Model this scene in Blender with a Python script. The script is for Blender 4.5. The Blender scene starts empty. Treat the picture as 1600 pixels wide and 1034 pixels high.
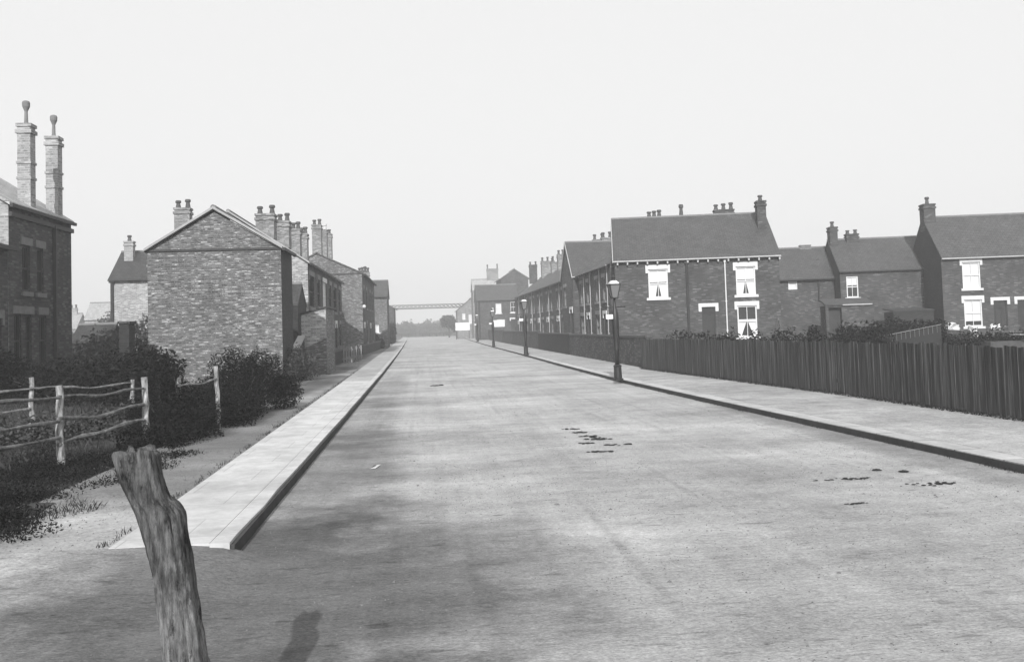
import bpy, bmesh, math, random
from mathutils import Vector, Matrix, noise
random.seed(11)
R = math.radians
scn = bpy.context.scene
COL = scn.collection

# ------------------------------------------------------------------ materials
def nt(name):
    m = bpy.data.materials.new(name); m.use_nodes = True
    t = m.node_tree; t.nodes.clear()
    out = t.nodes.new('ShaderNodeOutputMaterial'); b = t.nodes.new('ShaderNodeBsdfPrincipled')
    t.links.new(b.outputs[0], out.inputs[0]); b.inputs['Roughness'].default_value = .85
    b.inputs['Specular IOR Level'].default_value = .25
    return m, t, b
def g(v): return (v, v, v, 1)
def N(t, kind, **kw):
    n = t.nodes.new(kind)
    for k, v in kw.items():
        if k.startswith('_'): setattr(n, k[1:], v)
        else: n.inputs[k.replace('_', ' ')].default_value = v
    return n
def ramp(t, fac, stops, interp='LINEAR'):
    n = t.nodes.new('ShaderNodeValToRGB'); n.color_ramp.interpolation = interp
    e = n.color_ramp.elements
    e[0].position, e[0].color = stops[0][0], g(stops[0][1])
    e[1].position, e[1].color = stops[-1][0], g(stops[-1][1])
    for p, v in stops[1:-1]:
        q = e.new(p); q.color = g(v)
    t.links.new(fac, n.inputs[0]); return n.outputs[0]
def mixc(t, fac, a, b, mode='MIX'):
    n = t.nodes.new('ShaderNodeMix'); n.data_type = 'RGBA'; n.blend_type = mode
    for s, v in ((0, fac), (6, a), (7, b)):
        if hasattr(v, 'links') or hasattr(v, 'is_linked'): t.links.new(v, n.inputs[s])
        else: n.inputs[s].default_value = v
    return n.outputs[2]
def coords(t, src='UV', scale=(1, 1, 1), loc=(0, 0, 0)):
    tc = t.nodes.new('ShaderNodeTexCoord'); mp = t.nodes.new('ShaderNodeMapping')
    mp.inputs['Scale'].default_value = scale; mp.inputs['Location'].default_value = loc
    t.links.new(tc.outputs[src], mp.inputs[0]); return mp.outputs[0]
def noi(t, vec, scale, detail=4, rough=.6):
    n = N(t, 'ShaderNodeTexNoise', Scale=scale, Detail=detail, Roughness=rough)
    t.links.new(vec, n.inputs['Vector']); return n.outputs[0]
def bump(t, b, h, s=.5, d=.02):
    n = N(t, 'ShaderNodeBump', Strength=s, Distance=d); t.links.new(h, n.inputs['Height'])
    t.links.new(n.outputs[0], b.inputs['Normal'])

def m_brick(name, stops, mortar, bw=.235, bh=.078, msize=.012, stain=(.75, 1.15), patch=None):
    m, t, b = nt(name)
    uv = coords(t)
    br = N(t, 'ShaderNodeTexBrick', Color1=g(0), Color2=g(1), Mortar=g(.5), Scale=1.0, Mortar_Size=msize, Bias=0.0, Brick_Width=bw, Row_Height=bh)
    br.inputs['Mortar Smooth'].default_value = .3
    t.links.new(uv, br.inputs['Vector'])
    c = ramp(t, br.outputs['Color'], stops)
    if patch:                       # pale salt-stained courses in irregular streaks
        v2 = coords(t, scale=(1.0, 3.4, 1))
        p = noi(t, v2, 4.0, 6, .7)
        pf = ramp(t, p, [(patch[0], 0), (patch[1], 1)])
        c = mixc(t, pf, c, g(patch[2]))
        q = noi(t, coords(t, scale=(1.4, 4, 1), loc=(7, 3, 0)), 3.1, 4, .6)
        qf = ramp(t, q, [(.5, 0), (.62, 1)])
        c = mixc(t, qf, c, g(stops[0][1]*.8))
    c = mixc(t, br.outputs['Fac'], c, g(mortar))
    s = ramp(t, noi(t, uv, .55, 5, .65), [(.3, stain[0]), (.7, stain[1])])
    c = mixc(t, 1.0, c, s, 'MULTIPLY')
    t.links.new(c, b.inputs['Base Color'])
    inv = t.nodes.new('ShaderNodeMath'); inv.operation = 'SUBTRACT'; inv.inputs[0].default_value = 1
    t.links.new(br.outputs['Fac'], inv.inputs[1]); bump(t, b, inv.outputs[0], .6, .012)
    return m
def m_slate(name, lo, hi, w=.26, h=.17):
    m, t, b = nt(name); uv = coords(t)
    br = N(t, 'ShaderNodeTexBrick', Color1=g(lo), Color2=g(hi), Mortar=g(lo*.45), Scale=1.0, Mortar_Size=.012, Brick_Width=w, Row_Height=h)
    t.links.new(uv, br.inputs['Vector'])
    s = ramp(t, noi(t, uv, .7, 6, .65), [(.3, .84), (.7, 1.14)])
    s2 = ramp(t, noi(t, coords(t, scale=(3, .6, 1)), 2.2, 5, .65), [(.35, .85), (.65, 1.12)])
    c = mixc(t, 1.0, mixc(t, 1.0, br.outputs['Color'], s, 'MULTIPLY'), s2, 'MULTIPLY')
    t.links.new(c, b.inputs['Base Color']); b.inputs['Roughness'].default_value = .6
    inv = t.nodes.new('ShaderNodeMath'); inv.operation = 'SUBTRACT'; inv.inputs[0].default_value = 1
    t.links.new(br.outputs['Fac'], inv.inputs[1]); bump(t, b, inv.outputs[0], .7, .02)
    return m
def m_plain(name, v, rough=.8, var=.18, scale=6, spec=.25, bmp=.2, src='Object', metal=0):
    m, t, b = nt(name); co = coords(t, src)
    s = ramp(t, noi(t, co, scale, 5, .65), [(.3, v*(1-var)), (.7, v*(1+var))])
    t.links.new(s, b.inputs['Base Color']); b.inputs['Roughness'].default_value = rough
    b.inputs['Specular IOR Level'].default_value = spec; b.inputs['Metallic'].default_value = metal
    if bmp: bump(t, b, noi(t, co, scale*6, 4), bmp, .01)
    return m
def m_leaf(name, lo, hi):
    m, t, b = nt(name); co = coords(t, 'Object')
    n1 = noi(t, co, 3.0, 3); n2 = noi(t, co, 30.0, 2)
    c = mixc(t, .5, ramp(t, n1, [(.3, lo), (.7, hi)]), ramp(t, n2, [(.3, lo), (.7, hi)]))
    t.links.new(c, b.inputs['Base Color']); b.inputs['Roughness'].default_value = .7
    b.inputs['Specular IOR Level'].default_value = .15
    return m
M = {}
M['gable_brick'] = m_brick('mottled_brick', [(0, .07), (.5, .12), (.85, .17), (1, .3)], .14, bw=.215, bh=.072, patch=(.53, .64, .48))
M['pale_brick'] = m_brick('pale_brick', [(0, .2), (.5, .3), (1, .5)], .4, patch=(.6, .72, .55))
M['dark_brick'] = m_brick('dark_brick', [(0, .035), (.6, .055), (1, .12)], .06, stain=(.7, 1.3))  # left houses' street walls use this dark tone as painted shade
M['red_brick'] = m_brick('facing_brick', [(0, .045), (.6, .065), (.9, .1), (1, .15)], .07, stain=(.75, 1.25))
M['party_brick'] = m_brick('dark_and_shaded_brick', [(0, .02), (.6, .028), (1, .04)], .03)  # near-black; on house sides and gables it paints their shade
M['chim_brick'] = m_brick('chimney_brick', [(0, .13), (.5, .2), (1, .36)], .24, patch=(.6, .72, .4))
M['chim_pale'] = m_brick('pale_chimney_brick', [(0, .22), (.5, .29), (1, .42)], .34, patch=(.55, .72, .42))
M['slate'] = m_slate('slate_roof', .065, .085)
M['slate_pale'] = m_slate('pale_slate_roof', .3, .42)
M['slate_dark'] = m_slate('dark_slate_roof', .04, .06)
M['ridge'] = m_plain('ridge_tile', .16)
M['girder'] = m_plain('bridge_iron', .07)
M['white'] = m_plain('white_paint', .62, .6, .06, 3)
M['dwhite'] = m_plain('dull_white_paint', .38, .6, .12, 3)
M['stone'] = m_plain('pale_stone', .58, .8, .08, 4)
M['darktrim'] = m_plain('dark_painted_wood', .035, .6)
M['glass'] = m_plain('window_glass', .03, .08, .1, 1, .5, 0)
M['blind'] = m_plain('window_blind', .6, .9, .04, 2, .1, 0)
M['door'] = m_plain('door_paint', .03, .5, .2, 4)
M['pot'] = m_plain('clay_chimney_pot', .07, .8)
M['pot_pale'] = m_plain('pale_chimney_pot', .45, .8)
M['iron'] = m_plain('painted_iron', .018, .45, .2, 8, .4)
M['lampglass'] = m_plain('lantern_glass', .16, .25, .03, 2, .5, 0)
M['zinc'] = m_plain('white_lantern_top', .6, .5, .05, 3)
M['soil'] = m_plain('dark_garden_soil', .05, .95, .5, 1.2, .1, .5)
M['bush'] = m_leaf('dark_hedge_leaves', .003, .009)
M['ivy'] = m_leaf('garden_leaves', .03, .08)
M['tree'] = m_leaf('tree_leaves', .04, .09)
M['wood_far'] = m_leaf('distant_wood_leaves', .06, .11)
M['bark'] = m_plain('bark', .07, .9, .3, 5)
M['grass'] = m_leaf('grass_blades', .01, .05)
M['dung'] = m_plain('dung', .02, .95, .3, 20)
M['pebble'] = m_plain('pebbles', .13, .9, .5, 9)
M['paper'] = m_plain('paper_scrap', .55, .9, .03, 3)
M['concrete'] = m_plain('whitewash_wall', .3, .9, .15, 1.5)

def m_ground(name, stops, wheel=False, patch=None, streak=(1, 1, 1), bs=.5, bd=.03, fine=(.82, 1.18), joint=None):
    m, t, b = nt(name)
    co = coords(t, 'Object'); st = coords(t, 'Object', streak)
    n = noi(t, st, .22, 6, .6); c = ramp(t, n, stops)
    mid = ramp(t, noi(t, st, 1.6, 7, .7), [(.3, .84), (.7, 1.16)])
    c = mixc(t, 1.0, c, mid, 'MULTIPLY')
    fn = noi(t, st, 14, 6, .75)
    c = mixc(t, 1.0, c, ramp(t, fn, [(.3, fine[0]), (.7, fine[1])]), 'MULTIPLY')
    h = fn
    if fine[0] < .8:   # coarse grit and small dark flecks
        g2 = noi(t, coords(t, 'Object', (1, 1.8, 1), (4, 1, 0)), 42, 3, .7)
        c = mixc(t, 1.0, c, ramp(t, g2, [(.32, .72), (.68, 1.28)]), 'MULTIPLY')
        fl = noi(t, coords(t, 'Object', (1, 4.5, 1), (2, 5, 0)), 6.5, 4, .65)
        c = mixc(t, ramp(t, fl, [(.62, 0), (.72, 1)]), c, mixc(t, 1.0, c, g(.6), 'MULTIPLY'))
    if joint:
        jb = N(t, 'ShaderNodeTexBrick', Color1=g(.93), Color2=g(1.07), Mortar=g(joint[2]), Scale=1.0, Mortar_Size=joint[3], Brick_Width=joint[0], Row_Height=joint[1])
        t.links.new(coords(t, 'Object', loc=(.13, .2, 0)), jb.inputs['Vector']); c = mixc(t, 1.0, c, jb.outputs['Color'], 'MULTIPLY')
        st2 = noi(t, coords(t, 'Object'), 2.3, 6, .7); c = mixc(t, 1.0, c, ramp(t, st2, [(.35, .82), (.6, 1.04)]), 'MULTIPLY')
    if wheel:      # faint wheel tracks worn along the street
        wv = noi(t, coords(t, 'Object', (1.0, .16, 1)), 1.3, 7, .7)
        c = mixc(t, 1.0, c, ramp(t, wv, [(.34, .9), (.66, 1.08)]), 'MULTIPLY')
        wv2 = noi(t, coords(t, 'Object', (5, .09, 1), (9, 0, 0)), 1.2, 4, .6)
        c = mixc(t, 1.0, c, ramp(t, wv2, [(.35, .95), (.65, 1.04)]), 'MULTIPLY')
        # small dark scuffs lying across the road
        sc = noi(t, coords(t, 'Object', (1.0, 3.2, 1), (3, 9, 0)), 3.2, 3, .55)
        sf = ramp(t, sc, [(.6, 0), (.72, 1)])
        c = mixc(t, sf, c, mixc(t, 1.0, c, g(.62), 'MULTIPLY'))
    if patch:      # soft ragged patches: damp or paler earth; on the verge also painted shade and sun
        sp = t.nodes.new('ShaderNodeSeparateXYZ'); tc = coords(t, 'Object'); t.links.new(tc, sp.inputs[0])
        fac = None
        for (px, py, rx, ry, amt) in patch:
            def mth(op, a, b_=None):
                q = t.nodes.new('ShaderNodeMath'); q.operation = op
                for i, v in enumerate((a, b_)):
                    if v is None: continue
                    if isinstance(v, (int, float)): q.inputs[i].default_value = v
                    else: t.links.new(v, q.inputs[i])
                return q.outputs[0]
            dx = mth('DIVIDE', mth('SUBTRACT', sp.outputs[0], px), rx)
            dy = mth('DIVIDE', mth('SUBTRACT', sp.outputs[1], py), ry)
            r2 = mth('ADD', mth('MULTIPLY', dx, dx), mth('MULTIPLY', dy, dy))
            r2 = mth('ADD', r2, mth('MULTIPLY', mth('SUBTRACT', noi(t, tc, .9, 5, .65), .5), 1.9))
            f = ramp(t, r2, [(.25, 1), (1.2, 0)])
            c = mixc(t, f, c, mixc(t, 1.0, c, g(amt), 'MULTIPLY'))
    if wheel:      # narrow cart tracks and hoof-scattered flecks
        tr = N(t, 'ShaderNodeTexWave', Scale=.55, Distortion=3.5, Detail=3); tr.wave_type = 'BANDS'; tr.bands_direction = 'X'; tr.inputs['Detail Scale'].default_value = .25
        t.links.new(coords(t, 'Object', (1, .06, 1)), tr.inputs['Vector'])
        tm = noi(t, coords(t, 'Object', (1, .3, 1), (5, 0, 0)), 1.1, 4, .6)
        tf = mixc(t, 1.0, ramp(t, tr.outputs['Color'], [(.9, 0), (1, .5)]), ramp(t, tm, [(.45, 0), (.65, 1)]), 'MULTIPLY')
        c = mixc(t, tf, c, mixc(t, 1.0, c, g(.72), 'MULTIPLY'))
        ff = noi(t, coords(t, 'Object', (1, 2.5, 1), (8, 2, 0)), 11, 3, .6)
        c = mixc(t, ramp(t, ff, [(.67, 0), (.73, 1)]), c, mixc(t, 1.0, c, g(.5), 'MULTIPLY'))
        h2 = noi(t, coords(t, 'Object'), 3.2, 6, .65); h = mixc(t, .5, fn, h2)
    t.links.new(c, b.inputs['Base Color']); b.inputs['Roughness'].default_value = .95
    b.inputs['Specular IOR Level'].default_value = .1
    bump(t, b, h, bs, bd)
    return m
M['road'] = m_ground('beaten_road', [(.34, .27), (.5, .37), (.66, .47)], True,
                     [(-1.0, 6.6, 2.4, 3.2, .42), (-.9, 3.4, 2.0, 2.0, .6), (-4.5, 5.0, 2.2, .9, .8), (-1.0, 12.5, .9, 5.5, .62), (-1.0, 29, .7, 9, .75), (6.0, 11, .5, 9, .7), (-1.1, 18, .7, 6, .72)],
                     (1, 1.7, 1), .9, .05, (.74, 1.24))
M['verge'] = m_ground('trodden_dirt', [(.3, .13), (.5, .18), (.7, .24)], False, [(-3.1, 7.6, 1.6, 2.6, 2.0), (-3.0, 24, .35, 6, 1.4), (-3.4, 37.6, 1.4, .45, 1.9), (-3.5, 31, .6, 9, .6), (-3.9, 55, 1.0, 16, .5)], (1, 2.5, 1), .5, .03, (.68, 1.3))  # last patches paint a sunlit gap and the left buildings' shade
M['slab'] = m_ground('pale_paving', [(.3, .43), (.5, .49), (.7, .54)], False, None, (1, 1, 1), .25, .006, (.93, 1.06), (.9, .72, .72, .006))
M['slab_far'] = m_ground('grey_paving', [(.3, .32), (.5, .38), (.7, .44)], False, None, (1, 1, 1), .25, .006, (.9, 1.08), (.9, .72, .6, .008))
M['pave'] = m_ground('worn_footway', [(.3, .29), (.5, .37), (.7, .45)], False, None, (1, 1.6, 1), .4, .015, (.74, 1.22), (1.1, .7, .7, .01))
M['kerb'] = m_ground('kerb_stone', [(.3, .36), (.5, .44), (.7, .5)], False, None, (1, .4, 1), .3, .01, (.85, 1.12), (5, .9, .35, .012))
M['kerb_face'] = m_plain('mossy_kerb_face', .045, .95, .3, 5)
M['field'] = m_ground('rough_ground', [(.3, .05), (.5, .08), (.7, .14)], False, None, (1, 1, 1), .8, .05)

def m_wood(name, lo, hi, zs=.12, sc=18, light=None, bd=.012):
    m, t, b = nt(name); co = coords(t, 'Object', (1, 1, zs))
    n = noi(t, co, sc, 6, .7); n2 = noi(t, coords(t, 'Object'), 5, 4, .6)
    c = ramp(t, n, [(.32, lo), (.68, hi)])
    c = mixc(t, 1.0, c, ramp(t, n2, [(.3, .6), (.7, 1.25)]), 'MULTIPLY')
    t.links.new(c, b.inputs['Base Color']); b.inputs['Roughness'].default_value = .9
    bump(t, b, n, .9, bd); return m
def m_post():
    m, t, b = nt('weathered_post_wood')
    n = noi(t, coords(t, 'Object', (1, 1, .11)), 62, 8, .8); k = noi(t, coords(t, 'Object', (1, 1, .3), (3, 3, 3)), 26, 8, .78)
    big = noi(t, coords(t, 'Object', (1, 1, .5), (1, 8, 2)), 11, 5, .65)
    c = ramp(t, n, [(.36, .09), (.5, .24), (.66, .44)])
    c = mixc(t, ramp(t, k, [(.54, 0), (.64, 1)]), c, g(.05))
    c = mixc(t, ramp(t, big, [(.45, 0), (.62, 1)]), c, mixc(t, 1.0, c, g(.45), 'MULTIPLY'))
    sp = t.nodes.new('ShaderNodeSeparateXYZ'); t.links.new(coords(t, 'Object'), sp.inputs[0])
    mr = N(t, 'ShaderNodeMapRange'); mr.inputs[1].default_value = .55; mr.inputs[2].default_value = 1.0
    ad = t.nodes.new('ShaderNodeMath'); ad.operation = 'MULTIPLY_ADD'; t.links.new(big, ad.inputs[0]); ad.inputs[1].default_value = .5; t.links.new(sp.outputs[2], ad.inputs[2])
    mr.inputs[1].default_value = .78; mr.inputs[2].default_value = 1.2; t.links.new(ad.outputs[0], mr.inputs[0])
    c = mixc(t, mr.outputs[0], c, mixc(t, 1.0, c, g(.6), 'MULTIPLY'))   # mossy, rain-blackened upper half
    t.links.new(c, b.inputs['Base Color']); b.inputs['Roughness'].default_value = .95; b.inputs['Specular IOR Level'].default_value = .1
    h = mixc(t, .5, n, k); bump(t, b, h, 1.0, .03); return m
M['post'] = m_post()
M['rail'] = m_wood('weathered_rail_wood', .04, .2, .6, 16)
M['tallsill'] = m_plain('sooty_stone', .16)
M['terrsill'] = m_plain('dull_street_stone', .19)
M['picket'] = m_plain('worn_picket_paint', .2)
M['fencepost'] = m_wood('bleached_fence_post', .04, .5, .25, 26)
def m_boards():
    m, t, b = nt('creosoted_boards')
    uv = coords(t, 'UV', (13, .5, 1)); n = noi(t, uv, 1.0, 4, .6)
    grain = noi(t, coords(t, 'UV', (40, 2.2, 1)), 1.0, 5, .65)
    c = mixc(t, 1.0, ramp(t, n, [(.34, .022), (.5, .046), (.66, .1)]), ramp(t, grain, [(.3, .7), (.7, 1.3)]), 'MULTIPLY')
    t.links.new(c, b.inputs['Base Color']); bump(t, b, grain, .5, .006); return m
M['boards'] = m_boards()

# ------------------------------------------------------------------ mesh building
class MB:
    def __init__(s): s.v = []; s.f = []
    def add(s, pts, faces):
        o = len(s.v); s.v += [tuple(p) for p in pts]; s.f += [tuple(i+o for i in f) for f in faces]
    def quad(s, *p): s.add(p, [tuple(range(len(p)))])
    def box(s, x0, x1, y0, y1, z0, z1):
        s.hexa([(x0,y0,z0),(x1,y0,z0),(x1,y1,z0),(x0,y1,z0),(x0,y0,z1),(x1,y0,z1),(x1,y1,z1),(x0,y1,z1)])
    def hexa(s, p): s.add(p, [(3,2,1,0),(4,5,6,7),(0,1,5,4),(1,2,6,5),(2,3,7,6),(3,0,4,7)])
    def tube(s, path, rad, n=10, cap=True, jit=0):
        rings = []; pts = [Vector(p) for p in path]
        if not isinstance(rad, (list, tuple)): rad = [rad]*len(pts)
        for i, p in enumerate(pts):
            d = (pts[min(i+1, len(pts)-1)]-pts[max(i-1, 0)]).normalized()
            a = d.cross(Vector((0, 1, 0)) if abs(d.y) < .9 else Vector((1, 0, 0))).normalized(); b = d.cross(a)
            rings.append([p+(a*math.cos(2*math.pi*k/n)+b*math.sin(2*math.pi*k/n))*rad[i]*(1+jit*(random.random()-.5)) for k in range(n)])
        vs = [q for r in rings for q in r]; fs = []
        for i in range(len(pts)-1):
            for k in range(n):
                fs.append((i*n+k, i*n+(k+1) % n, (i+1)*n+(k+1) % n, (i+1)*n+k))
        if cap: fs += [tuple(range(n-1, -1, -1)), tuple((len(pts)-1)*n+k for k in range(n))]
        s.add(vs, fs)
    def lathe(s, x, y, prof, n=12, rot=0):
        vs = []; fs = []
        for z, r in prof:
            vs += [(x+r*math.cos(rot+2*math.pi*k/n), y+r*math.sin(rot+2*math.pi*k/n), z) for k in range(n)]
        for i in range(len(prof)-1):
            for k in range(n): fs.append((i*n+k, i*n+(k+1) % n, (i+1)*n+(k+1) % n, (i+1)*n+k))
        fs += [tuple(range(n-1, -1, -1)), tuple((len(prof)-1)*n+k for k in range(n))]
        s.add(vs, fs)
    def build(s, name, mat, parent=None, smooth=False, fix=True):
        me = bpy.data.meshes.new(name); me.from_pydata(s.v, [], s.f); me.update()
        if fix:
            bm = bmesh.new(); bm.from_mesh(me); bmesh.ops.recalc_face_normals(bm, faces=bm.faces); bm.to_mesh(me); bm.free()
        uvl = me.uv_layers.new(name='UVMap').data; vv = me.vertices
        for p in me.polygons:
            n = p.normal
            if abs(n.z) > .995: tx, bx_ = Vector((1, 0, 0)), Vector((0, 1, 0))
            else:
                tx = Vector((-n.y, n.x, 0)).normalized(); bx_ = n.cross(tx)
                if bx_.z < 0: bx_ = -bx_
            for li in p.loop_indices:
                co = vv[me.loops[li].vertex_index].co; uvl[li].uv = (co.dot(tx), co.dot(bx_))
        if smooth:
            for p in me.polygons: p.use_smooth = True
        me.materials.append(M[mat] if isinstance(mat, str) else mat)
        o = bpy.data.objects.new(name, me); COL.objects.link(o)
        if parent: o.parent = parent
        return o
def tag(o, label=None, cat=None, group=None, kind=None):
    if label: o['label'] = label
    if cat: o['category'] = cat
    if group: o['group'] = group
    if kind: o['kind'] = kind
    return o
def thing(name, label, cat, loc=(0, 0, 0), rot=0, group=None):
    o = bpy.data.objects.new(name, None); COL.objects.link(o); o.location = loc; o.rotation_euler.z = rot
    o.empty_display_size = .3
    return tag(o, label, cat, group)
def structure(mb, name, mat, smooth=False): return tag(mb.build(name, mat, smooth=smooth), kind='structure')

class Face:      # a wall plane: u along it, d outward, z up (building-local)
    def __init__(s, o, t, n, L): s.o, s.t, s.n, s.L = o, t, n, L
    def P(s, u, d, z): return (s.o[0]+s.t[0]*u+s.n[0]*d, s.o[1]+s.t[1]*u+s.n[1]*d, z)
    def box(s, mb, u0, u1, d0, d1, z0, z1):
        mb.hexa([s.P(u0,d0,z0), s.P(u1,d0,z0), s.P(u1,d1,z0), s.P(u0,d1,z0), s.P(u0,d0,z1), s.P(u1,d0,z1), s.P(u1,d1,z1), s.P(u0,d1,z1)])
    def wall(s, mb, z0, z1, ops, depth=.13):
        us = sorted({0, s.L, *[o[0] for o in ops], *[o[1] for o in ops]}); zs = sorted({z0, z1, *[o[2] for o in ops], *[o[3] for o in ops]})
        for a, b in zip(us, us[1:]):
            for c, d in zip(zs, zs[1:]):
                m, k = (a+b)/2, (c+d)/2
                if any(o[0] < m < o[1] and o[2] < k < o[3] for o in ops): continue
                mb.quad(s.P(a,0,c), s.P(b,0,c), s.P(b,0,d), s.P(a,0,d))
        for a, b, c, d in ops:
            mb.quad(s.P(a,0,c), s.P(a,-depth,c), s.P(a,-depth,d), s.P(a,0,d)); mb.quad(s.P(b,0,c), s.P(b,-depth,c), s.P(b,-depth,d), s.P(b,0,d))
            mb.quad(s.P(a,0,c), s.P(b,0,c), s.P(b,-depth,c), s.P(a,-depth,c)); mb.quad(s.P(a,0,d), s.P(b,0,d), s.P(b,-depth,d), s.P(a,-depth,d))
def window(F, root, u0, u1, z0, z1, style='sash', lintel='stone', sill='stone', fmat='white', blind=0, curtain=False, ears=True, box_fr=.07, simple=False):
    fr = MB(); w = box_fr
    F.box(fr, u0, u0+w, -.11, -.04, z0, z1); F.box(fr, u1-w, u1, -.11, -.04, z0, z1)
    F.box(fr, u0+w, u1-w, -.11, -.04, z0, z0+w); F.box(fr, u0+w, u1-w, -.11, -.04, z1-w, z1)
    zm = (z0+z1)/2; um = (u0+u1)/2
    if not simple:
        F.box(fr, u0+w, u1-w, -.10, -.05, zm-.03, zm+.03)
        F.box(fr, um-.015, um+.015, -.098, -.06, z0+w, zm-.03); F.box(fr, um-.015, um+.015, -.098, -.06, zm+.03, z1-w)
    o = fr.build('window', fmat, root)
    p = MB(); F.box(p, u0+w*.5, u1-w*.5, -.118, -.09, z0+w*.5, z1-w*.5) if False else F.box(p, u0, u1, -.128, -.112, z0, z1)
    if blind < 1: p.build('pane', 'glass', o)
    if blind > 0:
        q = MB(); zb = z1-(z1-z0)*blind; F.box(q, u0+.01, u1-.01, -.1115, -.1105, zb, z1-.01)
        q.build('blind', 'blind', o)
    if curtain:
        q = MB()
        for s_ in (-1, 1):
            a = u0+w if s_ < 0 else u1-w; h = z0+(z1-z0)*(.56 if curtain == 'low' else .5); wd = (u1-u0-2*w)
            q.quad(F.P(a,-.1108,z0+w), F.P(a,-.1108,h), F.P(a-s_*wd*.5,-.1108,h), F.P(a-s_*wd*.46,-.1108,h-.12), F.P(a-s_*wd*(.15 if curtain == 'low' else .33),-.1108,z0+w))
        q.build('curtain', 'blind', o)
    if sill:
        q = MB(); F.box(q, u0-.12, u1+.12, -.11, .07, z0-.14, z0-.002); q.build('sill', sill, o)
    if lintel:
        q = MB(); F.box(q, u0-.14, u1+.14, -.003, .04, z1+.002, z1+.24)
        if ears:
            F.box(q, u0-.14, u0-.003, -.003, .04, z1-.2, z1+.001); F.box(q, u1+.003, u1+.14, -.003, .04, z1-.2, z1+.001)
        q.build('lintel', lintel, o)
    return o
def door(F, root, u0, u1, z1, lintel='stone', fan=True, z0=.05):
    q = MB(); zt = z1-.4 if fan else z1
    F.box(q, u0, u0+.06, -.12, -.05, z0, z1); F.box(q, u1-.06, u1, -.12, -.05, z0, z1); F.box(q, u0+.06, u1-.06, -.12, -.05, zt-.05, zt)
    F.box(q, u0+.06, u1-.06, -.12, -.09, z0, zt-.05)
    for a, b in ((.14, .44), (.56, .86)):
        for c, d in ((.1, .4), (.48, .92)):
            F.box(q, u0+(u1-u0)*a, u0+(u1-u0)*b, -.088, -.075, z0+(zt-z0)*c, z0+(zt-z0)*d)
    o = q.build('door', 'door', root)
    if fan: q = MB(); F.box(q, u0+.06, u1-.06, -.12, -.1, zt, z1); q.build('fanlight', 'glass', o)
    q = MB(); F.box(q, u1-.16, u1-.11, -.075, -.03, z0+1.0, z0+1.05); q.build('handle', 'iron', o)
    if lintel:
        q = MB(); F.box(q, u0-.17, u1+.17, -.003, .05, z1+.002, z1+.2)
        F.box(q, u0-.17, u0-.004, -.003, .05, z1-.25, z1+.001); F.box(q, u1+.004, u1+.17, -.003, .05, z1-.25, z1+.001)
        q.build('lintel', lintel, o)
    return o
def chimney(root, x, y, z0, z1, w, d, pots=2, mat='chim_brick', potmat='pot', poth=.45, along='x', bands=True, slim=None):
    q = MB(); h2, d2 = w/2, d/2
    q.box(x-h2, x+h2, y-d2, y+d2, z0, z1-.32)
    q.box(x-h2-.05, x+h2+.05, y-d2-.05, y+d2+.05, z1-.32, z1-.2)
    q.box(x-h2, x+h2, y-d2, y+d2, z1-.2, z1-.1)
    q.box(x-h2-.04, x+h2+.04, y-d2-.04, y+d2+.04, z1-.1, z1)
    if bands == 'many':
        for zz in (z1-1.3, z1-1.8): q.box(x-h2-.03, x+h2+.03, y-d2-.03, y+d2+.03, zz, zz+.08)
    o = q.build('chimney', mat, root)
    for k in range(pots):
        off = 0 if pots == 1 else (k/(pots-1)-.5)*((w if along == 'x' else d)-.28)
        px, py = (x+off, y) if along == 'x' else (x, y+off)
        hh = poth*(1+.12*((k*7) % 3-1)); r = .11
        p = MB(); p.lathe(px, py, [(z1, r*1.25), (z1+.08, r*1.15), (z1+hh*.65, r*.85), (z1+hh*.72, r*1.3), (z1+hh*.86, r*1.35), (z1+hh, r*1.1)], 10)
        p.build('chimney_pot', potmat, o, smooth=False)
    return o

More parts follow.
